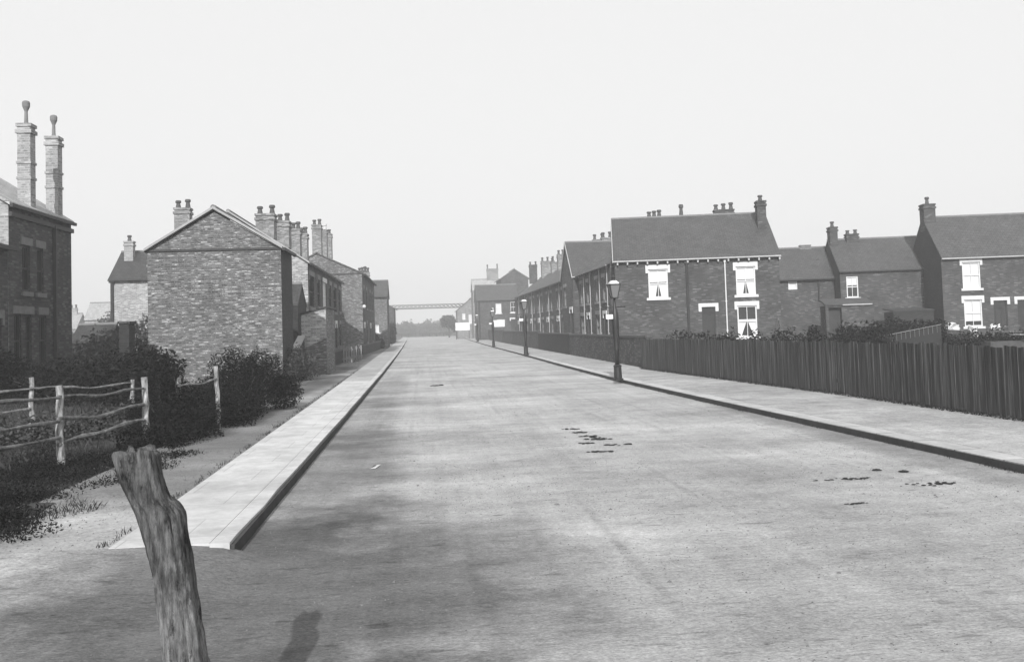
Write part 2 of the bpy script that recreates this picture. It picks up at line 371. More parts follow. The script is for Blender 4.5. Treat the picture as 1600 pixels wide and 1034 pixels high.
def house(name, label, x, y, rot, w, dep, eave, ridge, axis='x', wall='red_brick', roof='slate', sides=None, chims=(), group=None,
          gutter='white', corbels=False, pipes=(), verge=None, oh=.22, vo=.08, cat='house', wins=(), doors=(), band=None, wallmats=None, ridgemat='ridge', zb=-.2, hip=False):
    root = thing(name, label, cat, (x, y, 0), rot, group)
    Fs = {'F': Face((0, 0), (1, 0), (0, -1), w), 'B': Face((w, dep), (-1, 0), (0, 1), w),
          'L': Face((0, dep), (0, -1), (-1, 0), dep), 'R': Face((w, 0), (0, 1), (1, 0), dep)}
    ops = {k: [] for k in Fs}
    for a in wins: ops[a[0]].append(tuple(a[1:5]))
    for a in doors: ops[a[0]].append((a[1], a[2], .05, a[3]))
    mbs = {}
    for k, F in Fs.items():
        mt = (wallmats or {}).get(k, wall); q = mbs.setdefault(mt, MB())
        F.wall(q, zb, eave, ops[k])
        gab = (axis == 'x' and k in 'LR') or (axis == 'y' and k in 'FB')
        if gab and not hip: q.quad(F.P(0, 0, eave), F.P(F.L, 0, eave), F.P(F.L/2, 0, ridge-.05))
    for mt, q in mbs.items(): q.build('wall', mt, root, fix=False)
    # roof slabs
    th = .1; q = MB()
    if axis == 'x':
        run = dep/2; sl = (ridge-eave)/run
        for s_ in (0, 1):
            yo = -oh if s_ == 0 else dep+oh; ze = eave-oh*sl
            a, b = -vo, w+vo; ra, rb = (a, b) if not hip else (run*.9, w-run*.9)
            p = [(a, yo, ze), (b, yo, ze), (rb, run, ridge), (ra, run, ridge)]
            q.hexa([*p, *[(c[0], c[1], c[2]+th) for c in p]])
        if hip:
            for a, ra in ((-oh, run*.9), (w+oh, w-run*.9)):
                ze = eave-oh*sl
                q.add([(a, -oh, ze+th), (a, dep+oh, ze+th), (ra, run, ridge+th)], [(0, 1, 2)])
    else:
        run = w/2; sl = (ridge-eave)/run
        for s_ in (0, 1):
            xo = -oh if s_ == 0 else w+oh; ze = eave-oh*sl
            a, b = -vo, dep+vo
            p = [(xo, a, ze), (xo, b, ze), (run, b, ridge), (run, a, ridge)]
            q.hexa([*p, *[(c[0], c[1], c[2]+th) for c in p]])
    ro = q.build('roof', roof, root)
    # ridge tiles
    q = MB()
    if axis == 'x': a = (run*.9 if hip else -vo); q.tube([(a, run, ridge+th-.01), (w-a, run, ridge+th-.01)], .09, 8)
    else: q.tube([(run, -vo, ridge+th-.01), (run, dep+vo, ridge+th-.01)], .09, 8)
    q.build('ridge_tiles', ridgemat, ro)
    # gutters
    if gutter:
        q = MB(); ze = eave-oh*sl
        if axis == 'x':
            q.box(-vo, w+vo, -oh-.08, -oh+.0, ze-.0, ze+.07); q.box(0, w, -oh, 0, ze-.02, ze)
            if corbels:
                for i in range(int(w/.55)+1): q.box(.12+i*.55, .2+i*.55, -oh-.02, -.002, ze-.16, ze-.021)
                q.box(0, w, -.03, .0, ze-.24, ze-.2) if False else None
        else:
            xa = -oh-.09 if x > 0 else w+oh; q.box(xa, xa+.09, -vo, dep+vo, ze-.03, ze+.07)
        q.build('gutter', gutter, root)
    if verge:
        def fin(q_): q_.build('bargeboard', verge, root)
        if axis == 'x':
            for xa in (-vo-.04,):
                for yo in (-oh, dep+oh):
                    q = MB()
                    p = [(xa, yo, ze-.03), (xa+.04, yo, ze-.03), (xa+.04, run, ridge-.03), (xa, run, ridge-.03)]
                    q.hexa([*p, *[(c[0], c[1], c[2]+.17) for c in p]]); fin(q)
        else:
            ze = eave-oh*sl
            for ya in (-vo-.04,):
                for xo in (-oh, w+oh):
                    q = MB()
                    p = [(xo, ya, ze+.03), (xo, ya+.04, ze+.03), (run, ya+.04, ridge+.03), (run, ya, ridge+.03)]
                    q.hexa([*p, *[(c[0], c[1], c[2]+.085) for c in p]]); fin(q)
    if band:
        q = MB(); Fs['F'].box(q, -.04, w+.04, -.002, .05, eave-.03, eave+.04); q.build('string_course', band, root)
    for a in wins:
        kw = a[5] if len(a) > 5 else {}
        window(Fs[a[0]], root, *a[1:5], **kw)
    for a in doors:
        kw = a[4] if len(a) > 4 else {}
        door(Fs[a[0]], root, a[1], a[2], a[3], **kw)
    for k, u, z0, z1, mt, r in pipes:
        q = MB(); F = Fs[k]; q.tube([F.P(u, .07, z0), F.P(u, .07, z1-.1)], r, 8)
        F.box(q, u-r*1.6, u+r*1.6, .002, .07+r*1.3, z1-.12, z1)
        for zz in (z0+1.2, z0+2.8): F.box(q, u-r*1.4, u+r*1.4, .002, .07+r, zz, zz+.05)
        q.build('drainpipe', mt, root)
    for c in chims: chimney(root, **c)
    root['_'] = 0; del root['_']
    return root

# ------------------------------------------------------------------ ground and street
q = MB(); q.quad((-900, -60, -.06), (900, -60, -.06), (900, 1500, -.06), (-900, 1500, -.06)); structure(q, 'ground', 'field')
kerbR = [(4, 6.45), (9, 6.32), (12, 6.22), (19, 5.98), (27, 5.82), (40, 5.92), (56, 6.15), (85, 6.45), (121, 6.95), (180, 8.1), (268, 10.5)]
kerbL = [(7.4, -1.5), (20, -1.53), (38, -1.6), (60, -1.75), (90, -2.0), (122, -2.35), (180, -3.0), (268, -4.6)]
def interp(tab, y):
    if y <= tab[0][0]: return tab[0][1]
    for (a, b), (c, d) in zip(tab, tab[1:]):
        if y <= c: return b+(d-b)*(y-a)/(c-a)
    return tab[-1][1]
fenceR = [(4, 8.95), (13, 8.85), (19, 8.73), (24, 8.42), (33, 7.9), (53, 8.12), (67, 8.3), (106, 8.9), (150, 9.9), (268, 13)]
def strip(mb, ya, yb, fa, fb, z, n=40):
    for i in range(n):
        y0 = ya+(yb-ya)*(i/n)**1.6; y1 = ya+(yb-ya)*((i+1)/n)**1.6
        mb.quad((fa(y0), y0, z), (fb(y0), y0, z), (fb(y1), y1, z), (fa(y1), y1, z))
q = MB(); strip(q, 7.4, 268, lambda y: interp(kerbL, y), lambda y: interp(kerbR, y), 0)
q.quad((-40, -20, 0), (interp(kerbR, 0), -20, 0), (interp(kerbR, 0), 7.4, 0), (-40, 7.4, 0))
structure(q, 'road', 'road')
def raised(name, mat, ya, yb, fa, fb, h, n=40, z0=-.05, jit=0):
    q = MB()
    if jit:
        f0 = fb; fb = lambda y: f0(y)+jit*noise.noise(Vector((y*2.3, 1, 0)))
    for i in range(n):
        y0 = ya+(yb-ya)*(i/n)**1.5; y1 = ya+(yb-ya)*((i+1)/n)**1.5
        q.quad((fa(y0), y0, h), (fb(y0), y0, h), (fb(y1), y1, h), (fa(y1), y1, h))
        q.quad((fa(y0), y0, z0), (fa(y1), y1, z0), (fa(y1), y1, h), (fa(y0), y0, h))
        q.quad((fb(y0), y0, z0), (fb(y1), y1, z0), (fb(y1), y1, h), (fb(y0), y0, h))
    q.quad((fa(ya), ya, z0), (fb(ya), ya, z0), (fb(ya), ya, h), (fa(ya), ya, h))
    return structure(q, name, mat)
KL = lambda o: (lambda y: interp(kerbL, y)+o)
KR = lambda o: (lambda y: interp(kerbR, y)+o)
FR = lambda o: (lambda y: interp(fenceR, y)+o)
# left: pale slab path, then greyer flags, dirt verge beside it
raised('footpath', 'slab', 7.45, 31, lambda y: -2.43-.009*(y-7.4), KL(-.18), .115, 16)
raised('footpath', 'slab_far', 31.004, 268, lambda y: -2.66-.012*(y-31), KL(-.18), .112, 30)
raised('kerb', 'slab', 7.42, 268, KL(-.172), KL(-.02), .118, 90, jit=.03)
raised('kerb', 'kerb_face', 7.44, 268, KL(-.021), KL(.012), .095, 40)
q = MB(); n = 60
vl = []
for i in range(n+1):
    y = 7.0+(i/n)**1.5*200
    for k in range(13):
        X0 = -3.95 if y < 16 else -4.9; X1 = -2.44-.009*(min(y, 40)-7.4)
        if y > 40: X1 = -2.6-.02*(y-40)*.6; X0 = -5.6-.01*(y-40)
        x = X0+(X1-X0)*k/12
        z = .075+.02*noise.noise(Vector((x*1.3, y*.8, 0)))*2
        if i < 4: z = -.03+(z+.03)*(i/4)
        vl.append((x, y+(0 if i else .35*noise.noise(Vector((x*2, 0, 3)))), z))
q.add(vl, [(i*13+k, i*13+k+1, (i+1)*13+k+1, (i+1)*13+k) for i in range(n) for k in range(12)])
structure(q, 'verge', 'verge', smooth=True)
q = MB(); nx_, ny_ = 40, 16; vl = []
for j in range(ny_+1):
    y = 5.2+(7.46-5.2)*j/ny_
    for i in range(nx_+1):
        x = -14+(-1.25+14)*i/nx_; f = (j/ny_)**2; side = min(1, max(0, (-1.3-x)/.35))
        vl.append((x, y, (.004+.108*f)*side-.012*(1-side)+.006*noise.noise(Vector((x*2, y*2, 4)))*side*(1-f)))
q.add(vl, [(j*(nx_+1)+i, j*(nx_+1)+i+1, (j+1)*(nx_+1)+i+1, (j+1)*(nx_+1)+i) for j in range(ny_) for i in range(nx_)])
structure(q, 'road_edge', 'road', smooth=True)
# right: footway with kerb stones
raised('pavement', 'pave', 4, 268, KR(.385), FR(.25), .088, 50)
raised('kerb', 'kerb', 4, 268, KR(.02), KR(.345), .094, 50)
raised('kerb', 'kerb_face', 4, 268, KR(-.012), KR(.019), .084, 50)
# garden soil behind the fences
q = MB()
def soil(x0, x1, y0, y1, nx, ny, z, amp):
    vs = [(x0+(x1-x0)*i/nx, y0+(y1-y0)*j/ny, z+amp*noise.noise(Vector(((x0+(x1-x0)*i/nx)*.9, (y0+(y1-y0)*j/ny)*.9, 1)))) for j in range(ny+1) for i in range(nx+1)]
    q.add(vs, [(j*(nx+1)+i, j*(nx+1)+i+1, (j+1)*(nx+1)+i+1, (j+1)*(nx+1)+i) for j in range(ny) for i in range(nx)])
soil(-40, -3.75, 8.0, 60, 100, 120, .04, .09)
structure(q, 'garden_ground', 'soil', smooth=True)
q = MB(); soil(9.15, 60, 2, 66, 60, 60, .1, .1); structure(q, 'allotment_ground', 'soil', smooth=True)

# ------------------------------------------------------------------ foliage
def leaves(blobs, n, size, seed, surf=.55, flat=1.0, ang=None):
    rnd = random.Random(seed); mb = MB()
    vol = [b[3]*b[4]*b[5] for b in blobs]; tot = sum(v**.75 for v in vol)
    for b, v in zip(blobs, vol):
        k = int(n*v**.75/tot)
        for _ in range(k):
            while True:
                d = Vector((rnd.gauss(0, 1), rnd.gauss(0, 1), rnd.gauss(0, 1)))
                if d.length > .01: break
            d.normalize(); r = rnd.random()**(1-surf)*(1+.16*noise.noise(Vector((d.x*3+b[0], d.y*3, d.z*3+seed)))*2)
            c = Vector((b[0]+d.x*b[3]*r, b[1]+d.y*b[4]*r, b[2]+d.z*b[5]*r))
            if c.z < 0.02: continue
            a = Vector((rnd.gauss(0, 1), rnd.gauss(0, 1), rnd.gauss(0, .7))).normalized(); e = a.cross(Vector((rnd.gauss(0, 1), rnd.gauss(0, 1), rnd.gauss(0, 1)))).normalized()
            s_ = size*(.6+.8*rnd.random())
            mb.quad(c-a*s_-e*s_*.1, c-e*s_*.45, c+a*s_, c+e*s_*.45)
    return mb
def twigs(mb, base, blobs, rnd, n, r=.02):
    for _ in range(n):
        b = rnd.choice(blobs); p = Vector(base)+Vector((rnd.uniform(-.1, .1), rnd.uniform(-.1, .1), 0))
        e = Vector((b[0]+rnd.uniform(-.6, .6)*b[3], b[1]+rnd.uniform(-.6, .6)*b[4], b[2]+rnd.uniform(0, .9)*b[5]))
        m_ = (p+e)/2+Vector((rnd.uniform(-.15, .15), rnd.uniform(-.15, .15), .1))
        mb.tube([p, m_, e], [r, r*.7, r*.3], 5)
def bush(name, label, blobs, n, size, seed, mat='bush', cat='bush', group=None, nt_=14):
    cx = sum(b[0] for b in blobs)/len(blobs); cy = sum(b[1] for b in blobs)/len(blobs)
    loc = [(b[0]-cx, b[1]-cy, *b[2:]) for b in blobs]
    root = thing(name, label, cat, (cx, cy, 0), 0, group)
    leaves(loc, n, size, seed).build('foliage', mat, root, fix=False)
    rnd = random.Random(seed); mb = MB(); twigs(mb, (0, 0, 0), loc, rnd, nt_)
    mb.build('stem', 'bark', root); return root
def tree(name, label, x, y, h, blobs, n, size, seed, mat='tree', tr=.14, group=None, th=None):
    root = thing(name, label, 'tree', (x, y, 0), 0, group)
    leaves(blobs, n, size, seed).build('crown', mat, root, fix=False)
    rnd = random.Random(seed); mb = MB(); th = th or h*.5
    mb.tube([(0, 0, -.1), (rnd.uniform(-.1, .1), 0, th*.5), (rnd.uniform(-.15, .15), 0, th), (0, 0, h*.8)], [tr, tr*.8, tr*.6, tr*.2], 8)
    for _ in range(8):
        b = rnd.choice(blobs); z = rnd.uniform(th*.6, th)
        mb.tube([(0, 0, z), (b[0]*.5, b[1]*.5, (z+b[2])/2+.2), (b[0], b[1], b[2]+b[5]*.3)], [tr*.45, tr*.3, tr*.1], 5)
    mb.build('trunk', 'bark', root); return root

# the two big dark bushes before the gable
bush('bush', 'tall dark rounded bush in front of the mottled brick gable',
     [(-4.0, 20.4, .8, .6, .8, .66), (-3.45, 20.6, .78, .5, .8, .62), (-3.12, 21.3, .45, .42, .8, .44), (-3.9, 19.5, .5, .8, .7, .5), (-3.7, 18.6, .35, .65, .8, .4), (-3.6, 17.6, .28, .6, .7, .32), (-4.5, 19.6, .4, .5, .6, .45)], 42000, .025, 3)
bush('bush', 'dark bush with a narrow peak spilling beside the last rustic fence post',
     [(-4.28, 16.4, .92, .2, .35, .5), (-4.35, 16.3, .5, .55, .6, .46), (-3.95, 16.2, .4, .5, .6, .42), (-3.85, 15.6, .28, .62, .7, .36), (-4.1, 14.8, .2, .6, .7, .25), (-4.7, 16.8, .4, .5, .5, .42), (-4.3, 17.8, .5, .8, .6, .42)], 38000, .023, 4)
for i_, (bl_, lb_) in enumerate((([(-6.9, 15.4, .25, .7, .5, .42), (-6.2, 15.9, .2, .6, .5, .36), (-7.8, 15.2, .25, .7, .6, .45)], 'low ragged weeds behind the rustic fence at the left edge of view'), ([(-5.6, 16.6, .2, .6, .5, .35), (-5.1, 17.2, .25, .5, .5, .4)], 'low ragged weeds behind the rustic fence, next to the peaked bush'))):
    bush('weed_clump', lb_, bl_, 5000, .04, 90+i_, 'ivy', 'weeds', nt_=8)
def hedge(name, label, pts, w, h, n, size, seed, mat='bush', cat='hedge', group=None):
    blobs = []; rnd = random.Random(seed)
    for (a, b) in zip(pts, pts[1:]):
        L = math.dist(a, b); k = max(2, int(L/(w*.8)))
        for i in range(k):
            f = i/k; hh = h*(.82+.36*rnd.random())
            blobs.append((a[0]+(b[0]-a[0])*f, a[1]+(b[1]-a[1])*f, hh*.5, w*(.7+.3*rnd.random()), w*(.7+.3*rnd.random()), hh*.5))
    return bush(name, label, blobs, n, size, seed, mat, cat, group, 20)
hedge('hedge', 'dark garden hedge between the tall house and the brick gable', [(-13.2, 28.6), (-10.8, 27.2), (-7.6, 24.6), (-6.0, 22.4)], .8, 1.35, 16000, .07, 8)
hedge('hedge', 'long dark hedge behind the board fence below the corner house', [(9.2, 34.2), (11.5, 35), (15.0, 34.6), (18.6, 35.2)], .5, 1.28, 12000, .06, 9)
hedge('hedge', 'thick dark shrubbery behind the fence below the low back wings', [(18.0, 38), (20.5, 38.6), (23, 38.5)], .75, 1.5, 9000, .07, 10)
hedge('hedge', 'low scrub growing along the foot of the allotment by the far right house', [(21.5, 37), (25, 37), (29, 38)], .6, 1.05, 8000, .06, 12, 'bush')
bush('bush', 'pale straggly bush at the street corner of the gable house', [(-4.55, 32.5, .6, .35, .6, .7), (-4.2, 33.9, .5, .5, .7, .55), (-4.35, 33.2, .8, .25, .5, .6), (-4.7, 35.0, .6, .5, .6, .7)], 4500, .05, 13, 'ivy')
bush('bush', 'loose leafy shrub in front of the small light house', [(-14.6, 44, 1.2, 1.1, 1, 1.1), (-12.6, 44, 1.5, 1.1, 1, 1.3), (-11, 43, 1.2, 1.0, 1, 1.2), (-16, 45, .9, .9, 1, .9)], 5000, .11, 14, 'ivy')
bush('bush', 'small round bush at the pavement end of the left terrace', [(-4.6, 128, 1.2, .9, 1.5, 1.3), (-4.2, 131, 1.6, .6, 1, 1.5)], 2200, .2, 15, 'bush')
bush('bush', 'dark bush against the gate of the farthest left house', [(-4.8, 92, .8, .6, .8, .9), (-4.2, 93, .5, .5, .6, .6)], 1800, .12, 16, 'bush')

# ------------------------------------------------------------------ left side buildings
fL = dict(lintel='tallsill', sill='tallsill', fmat='darktrim')
tall = thing('tall_house', 'tall dark house at the left edge with two lofty banded chimneys', 'house', (-12.25, 29, 0), 0)
# built by hand: eave wall on the street side, roof ridge parallel to the street
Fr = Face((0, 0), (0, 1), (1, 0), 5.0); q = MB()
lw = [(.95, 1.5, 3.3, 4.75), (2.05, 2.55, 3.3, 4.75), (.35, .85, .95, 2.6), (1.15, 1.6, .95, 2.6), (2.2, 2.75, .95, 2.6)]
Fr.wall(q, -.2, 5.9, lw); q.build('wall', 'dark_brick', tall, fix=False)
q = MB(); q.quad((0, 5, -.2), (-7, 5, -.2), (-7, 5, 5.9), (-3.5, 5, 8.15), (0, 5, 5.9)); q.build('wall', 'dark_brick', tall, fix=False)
q = MB(); q.quad((0, 0, -.2), (-7, 0, -.2), (-7, 0, 5.9), (-3.5, 0, 8.15), (0, 0, 5.9)); q.quad((-7, 0, -.2), (-7, 5, -.2), (-7, 5, 5.9), (-7, 0, 5.9)); q.build('wall', 'chim_pale', tall, fix=False)  # pale brick paints the near gable as sunlit against the dark sides
for w_ in lw: window(Fr, tall, *w_, simple=False, ears=False, **fL)
q = MB()
for s_, xe in ((0, .1), (1, -7.1)):
    p = [(xe, -.15, 5.84), (xe, 5.03, 5.84), (-3.5, 5.03, 8.15), (-3.5, -.15, 8.15)]; q.hexa([*p, *[(c[0], c[1], c[2]+.1) for c in p]])
ro = q.build('roof', 'slate_pale', tall)
q = MB(); q.tube([(-3.5, -.15, 8.25), (-3.5, 5.15, 8.25)], .09, 8); q.build('ridge_tiles', 'ridge', ro)
q = MB(); q.box(.1, .19, -.15, 5.03, 5.78, 5.88); q.box(.0, .1, 0, 5, 5.52, 5.66); q.build('gutter', 'darktrim', tall)
q = MB(); Fr.box(q, 3.3, 3.4, .02, .12, 0, 5.6); q.build('drainpipe', 'darktrim', tall)
for yy, zt in ((1.95, 8.72), (4.2, 8.78)):
    c = chimney(tall, -.26, yy, 5.7, zt, .4, .4, 0, 'chim_pale', bands='many')
    p = MB(); p.lathe(-.26, yy, [(zt, .08), (zt+.1, .06), (zt+.42, .05), (zt+.5, .08), (zt+.58, .115), (zt+.7, .12), (zt+.75, .1), (zt+.77, .05)], 12); p.build('chimney_pot', 'ridge', c)
house('lean_to', 'low dark wing joined to the near side of the tall house', -15.2, 20.8, 0, 2.95, 8.15, 4.55, 5.0, 'y', wall='dark_brick', roof='slate_dark', gutter='darktrim', cat='outbuilding',
      wins=[('R', 7.0, 7.7, 1.0, 2.45, fL)], vo=.0)
# gable house
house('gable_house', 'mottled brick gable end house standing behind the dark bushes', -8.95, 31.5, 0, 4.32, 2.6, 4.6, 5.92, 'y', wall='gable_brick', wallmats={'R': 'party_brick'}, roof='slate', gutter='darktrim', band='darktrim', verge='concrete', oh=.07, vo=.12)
# row 2
row2 = 'dwellings of the near left brick terrace'
wl = dict(lintel='stone', sill='stone', fmat='white', blind=.6, ears=False)
L2 = [('first dwelling of the left terrace, gable face showing beyond the mottled gable house', 44.0, 6.0, [dict(x=5.1, y=1.2, z0=6.3, z1=7.5, w=.85, d=.9, pots=2), dict(x=.55, y=4, z0=5, z1=8.25, w=.75, d=.6, pots=2, potmat='pot')]),
      ('second dwelling of the left terrace, behind the small brick outhouse', 50.005, 6.0, [dict(x=5.2, y=.2, z0=6.3, z1=7.75, w=.65, d=.9, pots=2), dict(x=5.2, y=5.0, z0=6.3, z1=7.85, w=.55, d=.8, pots=2)]),
      ('end dwelling of the near left terrace, beside the taller hidden yard', 56.01, 6.2, [dict(x=5.15, y=3.0, z0=6.3, z1=8.0, w=.5, d=.8, pots=2, potmat='pot')])]
for i, (lb, y0, dp, ch) in enumerate(L2):
    w_ = [('R', 3.9, 5.0, 3.1, 4.5, fL), ('R', .5, 2.3, 3.0, 4.5, dict(wl, blind=.97) if i == 1 else fL), ('R', 3.9, 5.0, .9, 2.3, fL)]
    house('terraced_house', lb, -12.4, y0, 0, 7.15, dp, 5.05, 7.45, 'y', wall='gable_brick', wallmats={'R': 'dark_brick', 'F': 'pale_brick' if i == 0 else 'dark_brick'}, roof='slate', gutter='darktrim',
          verge='concrete' if i == 0 else None, oh=.1, vo=.0 if i else .1, wins=w_, doors=[('R', 1.2, 2.1, 2.3)], chims=ch, group=row2)
house('lean_to', 'dark lean-to set against the gable of the left terrace', -6.6, 41.0, 0, 1.25, 2.95, 3.0, 3.9, 'x', wall='party_brick', roof='slate_dark', gutter=None, cat='outbuilding', vo=.02, oh=.05)
# outhouse with sloping top
oh_ = thing('outhouse', 'small brick outhouse with a sloping top beside the left pavement', 'outhouse', (-4.85, 38.2, 0))
q = MB(); q.hexa([(0, 0, -.1), (.98, 0, -.1), (.98, 3.6, -.1), (0, 3.6, -.1), (0, 0, 2.5), (.98, 0, 2.75), (.98, 3.6, 2.75), (0, 3.6, 2.5)]); q.build('wall', 'gable_brick', oh_)
q = MB(); q.hexa([(-.06, -.08, 2.5), (1.06, -.08, 2.77), (1.06, 3.7, 2.77), (-.06, 3.7, 2.5), (-.06, -.08, 2.56), (1.06, -.08, 2.84), (1.06, 3.7, 2.84), (-.06, 3.7, 2.56)]); q.build('roof', 'slate_dark', oh_)
q = MB(); q.box(.12, .4, -.012, .02, 1.95, 2.12); q.build('vent', 'glass', oh_)
q = MB(); q.hexa([(-.004, -.02, 1.1), (.984, -.02, 1.55), (.984, -.002, 1.55), (-.004, -.002, 1.1), (-.004, -.02, 2.49), (.984, -.02, 2.74), (.984, -.002, 2.74), (-.004, -.002, 2.49)])
q.build('pale_patch', 'pale_brick', oh_)  # paler upper part of the front with a sloping lower edge
# yard wall and dark gate before the terrace
yw = thing('yard_wall', 'low crumbling brick yard wall running back to the outhouse', 'wall', (-4.95, 35.2, 0))
q = MB(); q.hexa([(0, 0, -.1), (.22, 0, -.1), (.22, 2.9, -.1), (0, 2.9, -.1), (0, 0, .9), (.22, 0, .9), (.22, 2.9, 1.6), (0, 2.9, 1.6)]); q.build('brickwork', 'party_brick', yw)
q = MB(); q.hexa([(-.03, -.02, .9), (.25, -.02, .9), (.25, 2.9, 1.6), (-.03, 2.9, 1.6), (-.03, -.02, .97), (.25, -.02, .97), (.25, 2.9, 1.67), (-.03, 2.9, 1.67)]); q.build('coping', 'concrete', yw)
# row 3
row3 = 'dwellings of the middle left terrace'
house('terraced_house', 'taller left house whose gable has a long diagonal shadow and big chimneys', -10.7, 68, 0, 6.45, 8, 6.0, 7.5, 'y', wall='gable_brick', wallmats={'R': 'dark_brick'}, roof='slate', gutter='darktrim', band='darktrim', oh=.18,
      chims=[dict(x=3.2, y=1.0, z0=7.3, z1=9.7, w=.65, d=.9, pots=2, mat='chim_brick', potmat='pot'), dict(x=3.2, y=6, z0=7.3, z1=9.9, w=.45, d=.9, pots=2, mat='chim_brick', potmat='pot_pale')], group=row3,
      wins=[('R', 1.2, 2.2, 3.6, 5, fL), ('R', 4.4, 5.4, 3.6, 5, fL), ('R', 4.4, 5.4, 1, 2.4, fL)], doors=[('R', 1.2, 2.1, 2.3)])
house('terraced_house', 'left house beyond the tall gable with a low chimney near its eaves', -10.7, 76.005, 0, 6.45, 9, 6.0, 7.5, 'y', wall='dark_brick', roof='slate', gutter='darktrim', oh=.18, vo=0,
      chims=[dict(x=3.2, y=2.2, z0=7.3, z1=10.0, w=.4, d=.8, pots=1), dict(x=5.6, y=8.2, z0=6.2, z1=7.1, w=1.0, d=.6, pots=4, potmat='pot', poth=.5)], group=row3,
      wins=[('R', 1.2, 2.2, 3.6, 5, fL), ('R', 4.4, 5.4, 3.6, 5, fL), ('R', 4.4, 5.4, 1, 2.4, fL)], doors=[('R', 1.2, 2.1, 2.3)])
lp = thing('wall_lamp', 'small white lamp bracketed on the corner of the tall left gable', 'lamp', (-4.12, 67.7, 3.6))
q = MB(); q.tube([(-.15, .4, .25), (-.1, 0, .3), (0, -.05, .2)], .02, 6); q.build('bracket', 'iron', lp)
q = MB(); q.lathe(0, -.05, [(-.12, .05), (-.08, .11), (.02, .13), (.08, .1), (.12, .04)], 12); q.build('lamp_shade', 'zinc', lp, smooth=True)
# row 4
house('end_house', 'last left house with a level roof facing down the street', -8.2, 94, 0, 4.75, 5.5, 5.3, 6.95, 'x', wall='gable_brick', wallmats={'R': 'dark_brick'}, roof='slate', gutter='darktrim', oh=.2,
      wins=[('F', 3.55, 3.9, 1.7, 2.45, dict(lintel=None, sill='stone', fmat='white', blind=.97, simple=True))], chims=[dict(x=1.3, y=2.7, z0=6.5, z1=7.3, w=.4, d=.8, pots=1)])
house('far_cottage', 'small far house past the end of the left row beside the lattice bridge', -10.5, 138, 0, 6.4, 9, 5.2, 7.0, 'y', wall='dark_brick', roof='slate', gutter='darktrim')
# pale picket panels by the middle left houses
for i, (x, y, s_) in enumerate(((-4.35, 52, 0), (-4.3, 55, 1), (-4.25, 58.5, 2))):
    pf = thing('picket_gate', ['nearest short pale picket gate before the left terrace fronts', 'middle short pale picket gate before the left terrace fronts', 'farthest short pale picket gate before the left terrace fronts'][i], 'gate', (x, y, 0), R(4), 'pale picket gates on the left')
    q = MB()
    for k in range(7): q.box(-.45+k*.14, -.37+k*.14, -.02, .0, .1, .95+.08*(k % 2))
    q.build('picket', 'picket', pf)
    q = MB(); q.box(-.48, .5, .001, .03, .25, .33); q.box(-.48, .5, .001, .03, .75, .83); q.build('rail', 'picket', pf)
fx = thing('front_wall', 'dark low front wall before the middle left terrace', 'wall', (-4.75, 45, 0))
q = MB(); q.hexa([(0, 0, -.1), (.25, 0, -.1), (.7, 46, -.1), (.45, 46, -.1), (0, 0, .75), (.25, 0, .75), (.7, 46, .8), (.45, 46, .8)]); q.build('brickwork', 'party_brick', fx)
q = MB(); q.hexa([(-.04, 0, .75), (.29, 0, .75), (.74, 46, .8), (.41, 46, .8), (-.04, 0, .82), (.29, 0, .82), (.74, 46, .87), (.41, 46, .87)]); q.build('coping', 'darktrim', fx)
# light house behind and distant things at the left
house('light_house', 'small light walled house with a dark roof behind the gable house', -19.3, 60, 0, 7.5, 5, 5.55, 7.35, 'x', wall='pale_brick', roof='slate_dark', gutter='darktrim',
      chims=[dict(x=.65, y=1.8, z0=6.4, z1=8.05, w=.55, d=.5, pots=1, mat='chim_pale')], pipes=[('F', .12, 0, 5.4, 'darktrim', .1)])
sh = house('garden_shed', 'dark garden shed with a hipped roof beside the tall house', -16.2, 45, 0, 1.6, 2.2, 1.75, 2.4, 'x', wall='slate', roof='slate_dark', gutter=None, cat='shed')
pt = thing('privy', 'narrow dark upright privy touching the left edge of the gable wall', 'shed', (-9.28, 29.6, 0))
q = MB(); q.box(0, .3, 0, .6, -.1, 2.2); q.build('wall', 'party_brick', pt); q = MB(); q.box(-.03, .33, -.03, .63, 2.2, 2.28); q.build('roof', 'slate_dark', pt)
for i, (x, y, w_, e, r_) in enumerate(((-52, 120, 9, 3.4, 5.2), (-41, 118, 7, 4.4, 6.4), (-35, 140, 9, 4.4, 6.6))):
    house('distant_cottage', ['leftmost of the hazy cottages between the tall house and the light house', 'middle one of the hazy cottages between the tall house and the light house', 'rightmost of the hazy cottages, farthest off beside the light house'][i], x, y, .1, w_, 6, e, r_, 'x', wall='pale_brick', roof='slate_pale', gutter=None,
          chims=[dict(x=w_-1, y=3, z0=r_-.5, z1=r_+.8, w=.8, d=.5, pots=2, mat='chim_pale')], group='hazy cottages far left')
for i, (x, y, h) in enumerate(((-33, 88, 3.4), (-29.5, 92, 4.6), (-26.5, 86, 3.6))):
    tree('tree', ['leftmost small leafy tree beyond the left gardens', 'middle and tallest small leafy tree beyond the left gardens', 'rightmost small leafy tree beyond the left gardens'][i], x, y, h, [(0, 0, h*.6, 1.4, 1.3, h*.36), (.9, .2, h*.5, 1, 1, h*.28), (-.8, 0, h*.55, 1, 1, h*.25)], 2600, .16, 30+i, 'tree', group='small trees far left')

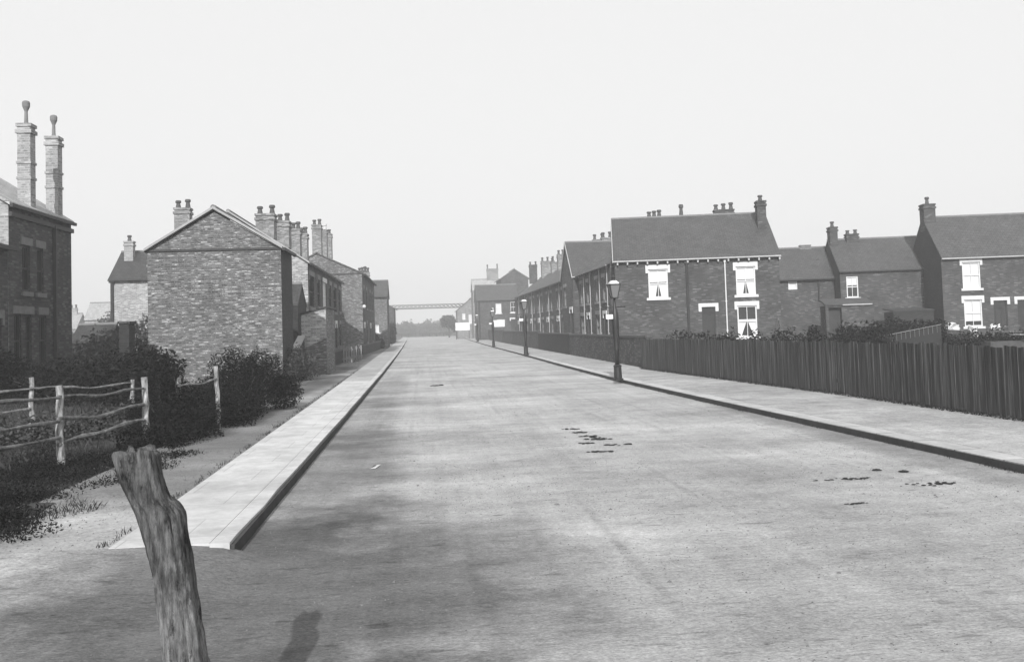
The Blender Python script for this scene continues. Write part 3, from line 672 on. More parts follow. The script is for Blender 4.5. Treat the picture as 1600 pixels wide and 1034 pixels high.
# ------------------------------------------------------------------ right side buildings
RB = -R(11.5)
wc = dict(blind=.34, curtain=True)
house('corner_house', 'large brick corner house behind the first street lamp with white window surrounds', 10.77, 50.85, RB, 8.95, 8.6, 5.3, 8.0, 'x', wall='red_brick', roof='slate', gutter='dwhite', corbels=True, verge='dwhite', oh=.2,
      wallmats={'R': 'party_brick'},
      wins=[('F', 1.83, 2.9, 3.15, 4.72, dict(blind=.45, curtain=True)), ('F', 6.6, 7.65, 3.15, 4.7, dict(blind=.45, curtain=True)), ('F', 6.6, 7.65, .85, 2.55, dict(blind=0, curtain='low'))],
      doors=[('F', 4.68, 5.42, 2.55)], pipes=[('F', 3.95, .0, 5.1, 'darktrim', .07), ('F', 6.02, 0, 5.1, 'white', .035)],
      chims=[dict(x=8.55, y=2.9, z0=7.0, z1=8.62, w=.5, d=.8, pots=1, mat='red_brick', poth=.4), dict(x=2.6, y=6.2, z0=6.8, z1=8.35, w=.9, d=.6, pots=3, poth=.38, mat='red_brick'), dict(x=4.3, y=6.6, z0=6.8, z1=8.4, w=.4, d=.5, pots=1, poth=.8, mat='red_brick'), dict(x=6.9, y=6.6, z0=6.8, z1=8.65, w=1.2, d=.6, pots=3, poth=.4, mat='red_brick')])
# street-side block of the corner
def fr(**k): return dict(dict(simple=False, ears=False, fmat='terrsill', lintel='terrsill', sill='terrsill', blind=0), **k)
def streetwins(dp, n):
    r_ = []
    for k in range(n):
        a = .7+k*dp/n; r_ += [('L', a, a+.95, 3.2, 4.7, fr())]
    return r_
gB = 'dwellings facing the street round the corner from the corner house'
for i, (y0, dp) in enumerate(((53.2, 5.5), (58.705, 5.55))):
    house('terraced_house', ['brick dwelling with white downpipes directly behind the corner house', 'second brick dwelling with white downpipes, before the block with the raised roof'][i], 11.0, y0, 0, 7, dp, 5.3, 7.0, 'y', wall='red_brick', roof='slate', gutter='terrsill', vo=0,
          wins=[('L', .6, 1.5, 3.2, 4.6, fr()), ('L', 3.0, 3.9, 3.2, 4.6, fr()), ('L', .6, 1.7, .9, 2.4, fr())], doors=[('L', 3.1, 3.9, 2.4, dict(fan=False))], pipes=[('L', 2.35, 0, 5.2, 'dwhite', .03), ('L', 4.75, 0, 5.2, 'dwhite', .03)], group=gB)
house('cross_roof_house', 'brick block whose raised sloping roof faces the camera above the street terrace', 10.6, 64.3, 0, 8.5, 5.2, 5.3, 7.75, 'x', wall='red_brick', roof='slate', gutter='dwhite', verge='dwhite', oh=.2,
      wins=[('L', 1.0, 2.0, 3.2, 4.6, fr())], doors=[('L', 3.6, 4.6, 2.9, dict(fan=True))], chims=[dict(x=3.2, y=3.4, z0=7, z1=8.2, w=.8, d=.5, pots=2)])
gD = 'dwellings of the long right terrace'
ords = ['nearest', 'second', 'third', 'fourth', 'fifth', 'sixth']
for i in range(6):
    y0 = 69.55+i*6.2
    ch = [dict(x=3.5, y=4.9, z0=7.3, z1=8.7, w=.9, d=.8, pots=2, poth=.5)]
    if i == 3: ch = [dict(x=3.55, y=5.8, z0=7.3, z1=9.1, w=1.15, d=.8, pots=3, poth=.5)]
    if i == 5: ch = [dict(x=3.6, y=5.4, z0=7.3, z1=9.3, w=1.5, d=.9, pots=3, poth=.5)]
    house('terraced_house', ords[i]+' dwelling of the long right terrace counted from the raised roof block', 11.0, y0, 0, 7, 6.19, 5.3, 7.6, 'y', wall='red_brick', roof='slate', gutter='darktrim', vo=0,
          wins=[('L', .6, 1.5, 3.2, 4.6, fr()), ('L', 3.2, 4.1, 3.2, 4.6, fr()), ('L', 3.2, 4.4, .9, 2.4, fr())], doors=[('L', .7, 1.6, 2.4, dict(fan=False))], pipes=[('L', 2.5, 0, 5.2, 'dwhite', .03)], chims=ch, group=gD)
house('far_terrace_end', 'set back house at the far end of the long right terrace', 12.4, 107.2, 0, 7, 16, 5.6, 8.2, 'y', wall='red_brick', roof='slate', gutter='darktrim', chims=[dict(x=2.4, y=14.5, z0=7.5, z1=10.0, w=1.0, d=.7, pots=2, mat='dark_brick')])
we = dict(fmat='white', blind=.97, lintel=None, sill='stone')
house('street_end_house', 'brick house facing down the street beyond the long right terrace', 8.3, 140, 0, 6.3, 6, 6.1, 8.4, 'x', wall='red_brick', roof='slate', gutter='darktrim', verge=None,
      wins=[('F', 2.85, 3.7, 4.05, 5.5, we), ('F', 2.25, 2.5, 4.2, 4.9, dict(we, simple=True)), ('F', 5.1, 5.95, 4.1, 5.7, dict(fmat='white', blind=0, lintel=None, sill='stone'))],
      doors=[('F', 5.1, 5.9, 3.1, dict(fan=False))], pipes=[('F', .35, 0, 6, 'darktrim', .1)])
house('gabled_hall', 'tall gabled building rising behind the street end house', 12.9, 150, 0, 4.5, 9, 9.8, 11.3, 'y', wall='dark_brick', roof='slate', gutter='darktrim', verge='concrete', oh=.25)
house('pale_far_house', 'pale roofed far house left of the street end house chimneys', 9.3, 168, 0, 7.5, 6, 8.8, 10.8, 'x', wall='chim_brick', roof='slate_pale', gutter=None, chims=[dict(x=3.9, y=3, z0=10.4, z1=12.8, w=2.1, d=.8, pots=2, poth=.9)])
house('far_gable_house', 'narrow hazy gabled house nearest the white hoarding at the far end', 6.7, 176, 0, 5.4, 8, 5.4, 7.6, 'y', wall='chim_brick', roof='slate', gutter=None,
      wins=[('F', .9, 1.5, 3.6, 4.8, dict(fmat='white', blind=.97, lintel=None, sill=None, simple=True)), ('F', 2.1, 2.9, 2.8, 4.6, dict(fmat='white', blind=.97, lintel=None, sill=None, simple=True))],
      chims=[dict(x=3.2, y=1, z0=7, z1=9.3, w=.5, d=.5, pots=1)])
# back wings and the far right house
house('back_wing', 'low brick wing with one small white window right of the corner house', 22.2, 61.6, RB, 8.5, 5, 4.55, 6.65, 'x', wall='red_brick', roof='slate', gutter='darktrim',
      wins=[('F', 2.75, 3.35, 3.75, 4.3, dict(fmat='white', blind=.97, lintel=None, sill=None, simple=True))], chims=[dict(x=4.5, y=2.6, z0=6.4, z1=6.95, w=.7, d=.4, pots=0)],
      pipes=[('F', 4.75, 2.9, 4.45, 'darktrim', .06)])
house('middle_house', 'brick house with a dark gable, midway between the corner house and the right house', 27.61, 58.98, RB, 6.5, 5.9, 4.8, 7.05, 'x', wall='red_brick', wallmats={'L': 'party_brick'}, roof='slate', gutter='darktrim', oh=.12, vo=.04,
      wins=[('F', .4, 1.15, 3.05, 4.45, dict(fmat='white', blind=.42, lintel=None, sill='stone', simple=False))],
      chims=[dict(x=.28, y=2.7, z0=6.4, z1=8.0, w=.52, d=.8, pots=1, mat='red_brick', poth=.45), dict(x=1.6, y=2.9, z0=6.6, z1=7.5, w=.8, d=.6, pots=2, mat='red_brick', poth=.3)])
r3 = house('right_house', 'large brick house at the right edge with bright blinds and a broad dark gable', 32.13, 54.59, RB, 12, 6.06, 5.3, 8.0, 'x', wall='red_brick', wallmats={'L': 'party_brick'}, roof='slate', gutter='dwhite', oh=.18, vo=.03,
      wins=[('F', 1.22, 2.28, 3.3, 4.92, dict(blind=.97)), ('F', 1.22, 2.28, .95, 2.6, dict(blind=.8)), ('F', 5.6, 6.6, 3.3, 4.9, dict(blind=.9))],
      doors=[('F', 2.95, 3.75, 2.5), ('F', 4.35, 5.15, 2.5)],
      chims=[dict(x=.33, y=3.0, z0=7.2, z1=8.95, w=.72, d=.85, pots=1, mat='red_brick', poth=.55)])
lt = thing('wash_house', 'low brick wash house with a dark doorway before the middle house', 'outhouse', (25.3, 56.2, 0), RB)
Fw = Face((0, 0), (1, 0), (0, -1), 2.9); q = MB(); Fw.wall(q, -.1, 2.5, [(.15, .95, .05, 2.4)], .4); q.box(0, .06, .41, 1.6, -.1, 2.5); q.box(2.84, 2.9, .01, 1.6, -.1, 2.5); q.build('wall', 'red_brick', lt, fix=False)
q = MB(); q.box(.15, .95, .38, .41, .05, 2.4); q.build('door', 'door', lt)
q = MB(); q.hexa([(-.05, -.08, 2.5), (2.95, -.08, 2.5), (2.95, 1.7, 2.9), (-.05, 1.7, 2.9), (-.05, -.08, 2.58), (2.95, -.08, 2.58), (2.95, 1.7, 2.98), (-.05, 1.7, 2.98)]); q.build('roof', 'slate', lt)
q = MB(); q.box(1.0, 2.8, -.13, -.082, 2.5, 2.57); q.build('gutter', 'dwhite', lt)
ds = thing('coal_shed', 'dark square shed against the broad gable of the right house', 'shed', (29.2, 55.2, 0), RB)
q = MB(); q.box(0, 2.4, 0, 2, -.1, 2.0); q.build('wall', 'party_brick', ds); q = MB(); q.hexa([(-.06, -.06, 2.0), (2.46, -.06, 2.0), (2.46, 2.06, 2.15), (-.06, 2.06, 2.15), (-.06, -.06, 2.07), (2.46, -.06, 2.07), (2.46, 2.06, 2.22), (-.06, 2.06, 2.22)]); q.build('roof', 'slate_dark', ds)

# ------------------------------------------------------------------ walls and board fence on the right
def rwall(name, label, ya, yb, h, mat='dark_brick', cop='slate', n=6, off=.25):
    root = thing(name, label, 'wall', (interp(fenceR, ya)+off, ya, 0)); q = MB(); c = MB(); ox = interp(fenceR, ya)+off
    for i in range(n):
        y0, y1 = ya+(yb-ya)*i/n, ya+(yb-ya)*(i+1)/n; x0, x1 = interp(fenceR, y0)+off-ox, interp(fenceR, y1)+off-ox
        for mb, z0, z1, e in ((q, -.1, h, 0), (c, h, h+.08, .03)):
            mb.hexa([(x0-e, y0-ya, z0), (x0+.23+e, y0-ya, z0), (x1+.23+e, y1-ya, z0), (x1-e, y1-ya, z0), (x0-e, y0-ya, z1), (x0+.23+e, y0-ya, z1), (x1+.23+e, y1-ya, z1), (x1-e, y1-ya, z1)])
    q.build('brickwork', mat, root); c.build('coping', cop, root)
    return root
rwall('garden_wall', 'brick garden wall continuing from the board fence toward the street terrace', 33.4, 52.6, 1.2)
rwall('garden_wall', 'dark front wall below the two dwellings with white downpipes', 52.9, 68.8, 1.25, 'party_brick')
rwall('garden_wall', 'long front wall along the long right terrace behind the second lamp', 69.2, 106.5, 1.35)
rwall('garden_wall', 'front wall of the street end house beside the third lamp', 107, 165, 1.5)

bf = thing('board_fence', 'tall dark close-boarded fence along the right pavement', 'fence', (8.9, 4, 0))
rnd = random.Random(5); y = 4.0; bay = 0
while y < 33.2:
    ye = min(y+2.7, 33.3); q = MB(); yy = y; xo, yo = 8.9, 4.0
    while yy < ye-.02:
        w_ = .082+rnd.uniform(-.01, .01); x0 = interp(fenceR, yy)-xo; tilt = rnd.uniform(-.012, .012); top = 1.21+rnd.uniform(-.028, .022)+.01*math.sin(yy*1.7)
        if yy > 24: top -= .004*(yy-24)
        d = rnd.uniform(0, .014); b0 = .10+rnd.uniform(0, .02)
        x1 = interp(fenceR, yy+w_-.012)-xo
        q.hexa([(x0+d, yy-yo, b0), (x0+d+.018, yy-yo, b0), (x1+d+.018, yy+w_-.012-yo, b0), (x1+d, yy+w_-.012-yo, b0),
                (x0+d+tilt, yy-yo+tilt, top), (x0+d+.018+tilt, yy-yo+tilt, top-.01), (x1+d+.018+tilt, yy+w_-.012-yo+tilt, top-.01), (x1+d+tilt, yy+w_-.012-yo+tilt, top)])
        yy += w_
    q.build('board_panel', 'boards', bf)
    q = MB()
    for z in (.35, 1.0):
        xa, xb = interp(fenceR, y)-xo, interp(fenceR, ye)-xo
        q.hexa([(xa+.036, y-yo, z), (xa+.09, y-yo, z), (xb+.09, ye-yo, z), (xb+.036, ye-yo, z), (xa+.036, y-yo, z+.08), (xa+.07, y-yo, z+.1), (xb+.07, ye-yo, z+.1), (xb+.036, ye-yo, z+.08)])
    q.build('rail', 'boards', bf)
    q = MB(); xa = interp(fenceR, y)-xo; q.box(xa+.095, xa+.2, y-yo-.05, y-yo+.06, 0, 1.17); q.build('fence_post', 'boards', bf)
    y = ye; bay += 1
q = MB(); strip(q, 4, 33.3, FR(-.06), FR(.0), .14, 20)
q = leaves([(interp(fenceR, 4+i*.5)-.02, 4+i*.5, .11, .07, .35, .06) for i in range(59)], 5200, .022, 77)
tag(q.build('grass', 'grass', fix=False), 'thin dark weeds along the foot of the board fence', 'weeds', kind='stuff')

# allotment clutter
cf = thing('cold_frame', 'long glazed lean-to frame sloping up behind the board fence', 'greenhouse', (18.35, 36, 0), 0)
q = MB()
A, B = Vector((0, 0, .9)), Vector((3.0, .5, 1.32))
for k in range(14):
    p = A.lerp(B, k/14); q.tube([(p.x, p.y, p.z), (p.x+.1, p.y+1.5, p.z-.55)], .01, 5); q.tube([(p.x, p.y, p.z), (p.x, p.y, p.z-.3)], .008, 5)
q.tube([A, B], .016, 6); q.build('frame', 'terrsill', cf)
q = MB(); q.quad((0, .03, .0), (3.0, .53, .0), (3.0, .53, 1.27), (0, .03, .85)); q.quad((0, .02, .88), (3.0, .52, 1.3), (3.1, 2.0, .77), (.1, 1.5, .35)); q.build('glazing', 'glass', cf)
for i, (x, y, h, a) in enumerate(((23.0, 38.5, 1.32, .5), (24.2, 38.9, 1.18, -.6), (25.3, 39, 1.22, .3), (23.8, 37.6, .95, -.4))):
    tb = thing('cloth_bundle', ['largest white sheet draped on the allotment bushes below the right house', 'white cloth hung second from left beside the large sheet on the allotment', 'small white cloth at the right edge of the allotment', 'narrow slanting white cloth low on the allotment hedge'][i], 'cloth', (x, y, 0), a, 'white cloths drying on the allotment')
    q = MB(); nn = 8; w_ = [.9, .35, .5, .8][i]; hh = [.28, .3, .25, .14][i]; vs = []
    for r_ in range(4):
        for k in range(nn+1):
            f = k/nn; vs.append((w_*(f-.5), .12*math.sin(f*9+r_)*(.5+r_*.2)-(.1 if r_ == 0 else 0), h-hh*r_/3+.06*math.sin(f*5+i)*(1-r_/5)-[0, 0, 0, .25][i]*f))
    q.add(vs, [(r_*(nn+1)+k, r_*(nn+1)+k+1, (r_+1)*(nn+1)+k+1, (r_+1)*(nn+1)+k) for r_ in range(3) for k in range(nn)])
    o = q.build('cloth', 'white', tb, smooth=True, fix=False); sm = o.modifiers.new('s', 'SOLIDIFY'); sm.thickness = .015
    q = MB(); q.tube([(-w_/2, .03, 0), (-w_/2, .03, h-.03)], .02, 6); q.tube([(w_/2, .03, 0), (w_/2, .03, h-.03-[0, 0, 0, .25][i])], .02, 6); q.build('stake', 'rail', tb)
tp = thing('timber_pile', 'untidy heap of pale planks on the allotment at the right edge behind the fence', 'timber', (25.2, 36.8, 0), .1)
rp = random.Random(4)
for k in range(15):
    q = MB(); x = rp.uniform(-1.9, 2.0); a = rp.uniform(-.9, .9); L = rp.uniform(.5, 1.1); z = rp.uniform(.75, 1.08); yy = rp.uniform(-.4, .4); dz = rp.uniform(-.16, .16)
    q.hexa([(x, yy, z-.45), (x+L, yy+a, z+dz-.45), (x+L, yy+a+.12, z+dz-.45), (x, yy+.12, z-.45), (x, yy, z), (x+L, yy+a, z+dz), (x+L, yy+a+.12, z+dz), (x, yy+.12, z)] if k < 0 else
           [(x, yy, z), (x+L, yy+a, z+dz), (x+L, yy+a+.1, z+dz), (x, yy+.1, z), (x, yy, z+.04), (x+L, yy+a, z+dz+.04), (x+L, yy+a+.1, z+dz+.04), (x, yy+.1, z+.04)])
    q.build('plank', 'rail' if k % 3 else 'fencepost', tp)
q = MB(); q.box(-1.9, 2.6, -.3, .5, -.05, .55); q.build('base_stack', 'bark', tp)
pr = thing('propped_poles', 'pair of leaning poles forming a tent shape above the hedge', 'poles', (14.05, 35.6, 0))
q = MB(); q.tube([(-.42, 0, 0), (-.05, 0, 1.78)], .03, 6); q.build('pole', 'bark', pr); q = MB(); q.tube([(.42, 0, 0), (0, .05, 1.8)], .035, 6); q.build('pole', 'rail', pr)

# ------------------------------------------------------------------ hoardings
def hoarding(label, x, y, w_, z0, z1):
    r_ = thing('hoarding', label, 'sign', (x, y, 0), 0, 'white hoardings on posts')
    q = MB(); q.box(0, w_, 0, .06, z0, z1); q.build('board', 'white', r_)
    q = MB(); q.box(.1, .22, .062, .18, 0, z1-.1); q.build('post', 'darktrim', r_); q = MB(); q.box(w_-.22, w_-.1, .062, .18, 0, z1-.1); q.build('post', 'darktrim', r_)
hoarding('long white board above the garden wall near the third lamp', 9.75, 128, 1.65, 1.95, 2.95)
hoarding('white board at the far end of the right pavement past the fourth lamp', 5.9, 166, 2.6, 1.6, 3.0)

# ------------------------------------------------------------------ street lamps
def make_lamp():
    root = thing('street_lamp', 'x', 'street lamp')
    q = MB(); q.lathe(0, 0, [(0, .17), (.06, .17), (.08, .13), (.42, .12), (.46, .14), (.5, .1)], 12); q.build('base', 'iron', root)
    q = MB(); q.lathe(0, 0, [(.5, .075), (.9, .072), (.96, .09), (1.0, .08), (1.3, .1), (1.8, .115), (2.1, .11), (2.2, .075), (2.3, .05), (2.58, .035)], 12); q.build('column', 'iron', root, smooth=True)
    q = MB(); q.tube([(-.33, 0, 2.3), (.33, 0, 2.3)], .017, 8); q.lathe(-.33, 0, [(2.27, .0), (2.28, .03), (2.32, .03), (2.33, .0)], 8); q.lathe(.33, 0, [(2.27, .0), (2.28, .03), (2.32, .03), (2.33, .0)], 8); q.build('ladder_bar', 'iron', root)
    q = MB(); q.box(-.33, -.1, -.1, -.085, 1.93, 2.07); q.build('name_plate', 'white', root)
    ln = MB()   # four-sided lantern frame
    b, t, z0, z1 = .09, .165, 2.6, 3.0
    cs = [(-1, -1), (1, -1), (1, 1), (-1, 1)]
    for cx, cy in cs: ln.tube([(cx*b, cy*b, z0), (cx*t, cy*t, z1)], .012, 5)
    ln.box(-b-.015, b+.015, -b-.015, b+.015, z0-.03, z0); ln.box(-t-.02, t+.02, -t-.02, t+.02, z1, z1+.025)
    o = ln.build('lantern', 'iron', root)
    gl = MB(); e = .006; gl.hexa([(-b+e, -b+e, z0+.001), (b-e, -b+e, z0+.001), (b-e, b-e, z0+.001), (-b+e, b-e, z0+.001), (-t+e, -t+e, z1-.001), (t-e, -t+e, z1-.001), (t-e, t-e, z1-.001), (-t+e, t-e, z1-.001)])
    gl.build('glass_panes', 'lampglass', o)
    c = MB(); c.lathe(0, 0, [(z1+.026, .2), (z1+.08, .17), (z1+.13, .1)], 4, math.pi/4); c.build('lantern_top', 'zinc', o)
    c = MB(); c.lathe(0, 0, [(z1+.13, .06), (z1+.2, .06), (z1+.23, .08), (z1+.26, .03), (z1+.33, .012)], 8); c.build('finial', 'iron', o)
    return root
def copy_tree(o, parent=None):
    c = o.copy(); COL.objects.link(c); c.parent = parent
    for ch in list(o.children): copy_tree(ch, c)
    return c
lamp0 = make_lamp()
for i, (x, y, s_, lb) in enumerate(((5.64, 26.7, .93, 'nearest dark iron street lamp, tallest in view, at the kerb before the corner house'), (6.08, 54.7, 1.05, 'second street lamp from the camera on the right kerb, before the long terrace'),
                              (6.41, 84.1, 1.05, 'third street lamp from the camera, standing left of the long white board'), (7.05, 119, 1.12, 'farthest street lamp on the right kerb, beside the far white board'))):
    o = lamp0 if i == 0 else copy_tree(lamp0)
    o.location = (x, y, .09); o.scale = (s_, s_, s_); o['label'] = lb; o['group'] = 'gas street lamps along the right kerb'; o.rotation_euler = (0, R(-.8), R(6))

# ------------------------------------------------------------------ far end
br = thing('lattice_bridge', 'faint lattice footbridge spanning the street at its far end', 'bridge', (0, 230, 0), 0)
q = MB(); q.box(-24, 26, 0, 2.4, 7.22, 7.4); q.build('deck', 'girder', br)
q = MB()
for yy in (0, 2.4):
    q.box(-24, 26, yy-.06, yy+.06, 8.18, 8.27)
    for k in range(50):
        q.tube([(-24+k, yy, 7.4), (-23+k, yy, 8.2)], .06, 4); q.tube([(-23+k, yy, 7.4), (-24+k, yy, 8.2)], .06, 4)
q.build('lattice', 'girder', br)
for x in (-14.5, 15.5):
    q = MB(); q.box(x-.5, x+.5, 0, 2.4, -.1, 7.15); q.build('pier', 'dark_brick', br)
q = leaves([(-60+i*4.2+random.uniform(-1, 1), 330+random.uniform(-6, 6), 2.2, 3.2, 4, 2.9+random.uniform(-.9, .9)) for i in range(30)], 26000, .45, 55, .6)
tag(q.build('far_wood', 'wood_far', fix=False), 'hazy belt of far woodland closing the end of the street', 'woodland', kind='stuff')
q = MB(); vs = []; nx = 60
for j in range(8):
    for i in range(nx+1):
        x = -500+i*1000/nx; vs.append((x, 360+j*25, -1+ (j/7)**.8*7*(1+.4*noise.noise(Vector((x*.006, j*.3, 5))))))
q.add(vs, [(j*(nx+1)+i, j*(nx+1)+i+1, (j+1)*(nx+1)+i+1, (j+1)*(nx+1)+i) for j in range(7) for i in range(nx)]); structure(q, 'hills', 'field', smooth=True)
ew = thing('end_fence', 'low dark fence crossing the far end of the road', 'fence', (-14, 269, 0))
for k in range(16): q = MB(); q.box(k*2, k*2+.2, 0, .2, 0, 1.1); q.build('fence_post', 'darktrim', ew)
q = MB()
for z in (.25, .6, .95): q.box(0, 30, -.05, .0, z, z+.14)
q.build('rail', 'darktrim', ew)
tree('tree', 'lone leafy roadside tree at the far end right of the street', 6.2, 215, 5.6, [(-.5, 0, 4.0, 1.6, 1.5, 1.2), (.8, 0, 3.3, 1.3, 1.2, 1.2), (-1.1, .3, 3.2, .9, .9, .8), (.4, 0, 4.5, 1, 1, .7), (1.4, 0, 2.4, .8, .8, .9)], 4200, .2, 61, 'tree', .2)
tree('tree', 'smaller darker tree just left of the far white hoarding', 8.2, 226, 4.2, [(0, 0, 2.6, 1.3, 1.3, 1.3), (.8, 0, 2.0, 1, 1, 1)], 2500, .2, 62, 'tree', .15)

# ------------------------------------------------------------------ foreground post
def big_post():
    root = thing('wooden_post', 'weathered split wooden post leaning in the left foreground', 'post', (-.84, 3.6, 0))
    Lp = [(-.04, -.90), (.26, -.915), (.51, -.98), (.71, -1.008), (.85, -1.022), (.97, -1.05), (1.06, -1.07), (1.15, -1.11), (1.23, -1.14), (1.28, -1.155), (1.34, -1.16)]
    Rp = [(-.04, -.735), (.26, -.752), (.50, -.828), (.70, -.858), (.86, -.88), (1.01, -.90), (1.055, -.905), (1.085, -.925), (1.105, -.955), (1.13, -.965), (1.21, -.985), (1.34, -1.003)]
    nr, na = 130, 56; vs = []; fs = []
    zt = 1.285
    for i in range(nr+1):
        z = -.04+(zt+.04)*i/nr
        a, b = interp(Lp, z), interp(Rp, z); cx, hw = (a+b)/2+.84+.004, (b-a)/2*.93
        for k in range(na):
            th = 2*math.pi*k/na; c, s_ = math.cos(th), math.sin(th)
            x, y = cx+hw*math.copysign(abs(c)**.6, c), .088*math.copysign(abs(s_)**.6, s_)
            v = Vector((c*2.2, s_*2.2, z*1.1)); gr = noise.noise(Vector((c*7, s_*7, z*1.3)))*.012+abs(noise.noise(Vector((c*14, s_*14, z*2.2))))*-.014+noise.noise(Vector((c*5, s_*5, z*14)))*.006+noise.noise(v*2)*.010
            # deep drying crack down the camera side
            cr = math.exp(-((th-(4.35+.25*noise.noise(Vector((0, 0, z*2.2))))))**2/.006)*(.02+.03*max(0, min(1, (z-.9)/.3)))+math.exp(-((th-(5.1+.3*noise.noise(Vector((3, 0, z*1.7))))))**2/.003)*.012
            kn = .012*math.exp(-((z-.50)**2/.0008+(th-5.2)**2/.05))-.03*math.exp(-((z-.5)**2/.0002+(th-5.2)**2/.012))
            f = 1+(gr-cr+kn)/.08
            zz = z
            if i > nr-5: zz = z
            top = 0
            if i >= nr-14:     # broken, uneven top
                t_ = (i-(nr-14))/14; top = (.02*noise.noise(Vector((c*2.6, s_*2.6, 9)))*2-.035*max(0, -c)**2+.006*noise.noise(Vector((c*9, s_*9, 4))) )*t_
            vs.append((cx+(x-cx)*f, y*f, zz+top))
    for i in range(nr):
        for k in range(na): fs.append((i*na+k, i*na+(k+1) % na, (i+1)*na+(k+1) % na, (i+1)*na+k))
    # closed rough top: inner rings
    base = len(vs)-na; ring = vs[base:]; cxm = sum(p[0] for p in ring)/na; prev = base
    for j, sc in enumerate((.72, .45, .2)):
        st = len(vs)
        for k, p in enumerate(ring):
            vs.append((cxm+(p[0]-cxm)*sc, p[1]*sc, p[2]+.012*noise.noise(Vector((p[0]*60*sc, p[1]*60, j)))-.006*j))
        for k in range(na): fs.append((prev+k, prev+(k+1) % na, st+(k+1) % na, st+k))
        prev = st
    fs.append(tuple(prev+k for k in range(na)))
    q = MB(); q.add(vs, fs); q.build('timber', 'post', root, smooth=True)
big_post()

# ------------------------------------------------------------------ rustic fence on the left
def rustic(name, label, posts, rails, group=None):
    ox, oy = posts[0][0], posts[0][1]
    root = thing(name, label, 'fence', (ox, oy, 0), 0, group); rnd = random.Random(len(posts)*7+int(oy))
    for (x, y, h, r_, lean) in posts:
        q = MB(); P = []
        for k in range(9):
            f = k/8; P.append((x-ox+lean*f+rnd.uniform(-.012, .012), y-oy+rnd.uniform(-.012, .012), -.05+(h+.05)*f))
        q.tube(P, [r_*(1.1-.2*(k/8))*(1+rnd.uniform(-.12, .12)) for k in range(9)], 9, jit=.25); q.build('fence_post', 'fencepost', root)
    for (a, b, za, zb, sag, r_) in rails:
        q = MB(); P = []
        pa, pb = posts[a], posts[b]
        for k in range(13):
            f = k/12; P.append((pa[0]+(pb[0]-pa[0])*f-ox+pa[4]*.5, pa[1]+(pb[1]-pa[1])*f-oy-.07, za+(zb-za)*f-sag*math.sin(f*math.pi)+.018*math.sin(f*9+za*20)+rnd.uniform(-.006, .006)))
        q.tube(P, [r_*.82*(1+.3*math.sin(k*1.3+za*9)) for k in range(13)], 8, jit=.35); q.build('rail', 'rail', root)
    return root
P_ = [(-4.80, 12.92, 1.12, .05, -.03), (-4.27, 14.88, 1.12, .05, -.03), (-4.15, 16.4, 1.04, .04, -.02), (-3.55, 16.6, 1.2, .04, -.03), (-5.75, 9.6, 1.1, .05, .0)]
rustic('rustic_fence', 'rustic fence of crooked pole rails and bleached posts in the left foreground', P_,
       [(4, 0, 1.02, .98, .02, .03), (4, 0, .72, .68, .06, .028), (4, 0, .42, .46, .03, .028),
        (0, 1, .97, .95, .02, .024), (0, 1, .68, .72, .05, .028), (0, 1, .34, .47, -.02, .035), (2, 3, .9, .98, .02, .02)])
rustic('rustic_fence', 'second lower rail fence farther back beside the hedge, behind the rustic fence', [(-9.5, 16.8, .9, .04, 0), (-7.05, 17.6, 1.08, .045, 0), (-5.5, 18.3, .95, .04, 0)],
       [(0, 1, .88, .86, .03, .024), (1, 2, .9, .88, .03, .022), (0, 1, .5, .52, .03, .022)])

# ------------------------------------------------------------------ grass and weeds
rnd = random.Random(21); q = MB()
def blade(x, y, z, h, w_):
    a = rnd.uniform(0, math.tau); dx, dy = math.cos(a)*w_, math.sin(a)*w_; lx, ly = rnd.uniform(-.6, .6)*h, rnd.uniform(-.6, .6)*h
    q.add([(x-dx, y-dy, z), (x+dx, y+dy, z), (x+dx*.6+lx*.4, y+dy*.6+ly*.4, z+h*.6), (x+lx, y+ly, z+h)], [(0, 1, 2), (0, 2, 3)])
n = 0
while n < 34000:
    y = rnd.uniform(7.5, 15.5); xr = -3.5+.3*noise.noise(Vector((y*1.3, 2, 0)))*2-max(0, 8.6-y)*.6; x = rnd.uniform(-9, xr)
    if noise.noise(Vector((x*1.1, y*1.1, 7))) < rnd.uniform(-.5, .12): continue
    blade(x, y, .03, rnd.uniform(.03, .09), .005); n += 1
for _ in range(9000):
    y = 8+rnd.random()**1.3*24; x = rnd.uniform(-14, -5.0); blade(x, y, .03, rnd.uniform(.08, .25), .01)
tag(q.build('grass', 'grass', fix=False), 'rough dark grass and weeds around the rustic fence', 'grass', kind='stuff')
q = MB(); rnd = random.Random(55)
for _ in range(2600):
    y = 7.6+rnd.random()**1.4*34
    if noise.noise(Vector((y*1.7, 0, 2))) < rnd.uniform(-.2, .35): continue
    blade(-2.47-.009*(y-7.4)-abs(rnd.gauss(0, .05)), y, .09, rnd.uniform(.02, .06), .004)
for _ in range(3000):
    y = 4.5+rnd.random()**1.3*40
    if noise.noise(Vector((y*1.3, 5, 2))) < rnd.uniform(-.1, .4): continue
    blade(interp(kerbR, y)-.02-abs(rnd.gauss(0, .03)), y, .0, rnd.uniform(.02, .05), .004)
tag(q.build('grass', 'grass', fix=False), 'tiny tufts of grass along the footpath edge and right kerb', 'grass', kind='stuff')
bl = []
rnd = random.Random(31)
for _ in range(95):
    y = rnd.uniform(8.0, 14.5); x = -3.6-max(0, 8.7-y)*.7-rnd.random()**1.3*2.6-.25*math.sin(y*5)
    bl.append((x, y, .06, rnd.uniform(.15, .45), rnd.uniform(.15, .45), rnd.uniform(.06, .17)))
tag(leaves(bl, 60000, .016, 41).build('ground_ivy', 'bush', fix=False), 'creeping dark weeds spreading from the fence onto the dirt', 'ground cover', kind='stuff')

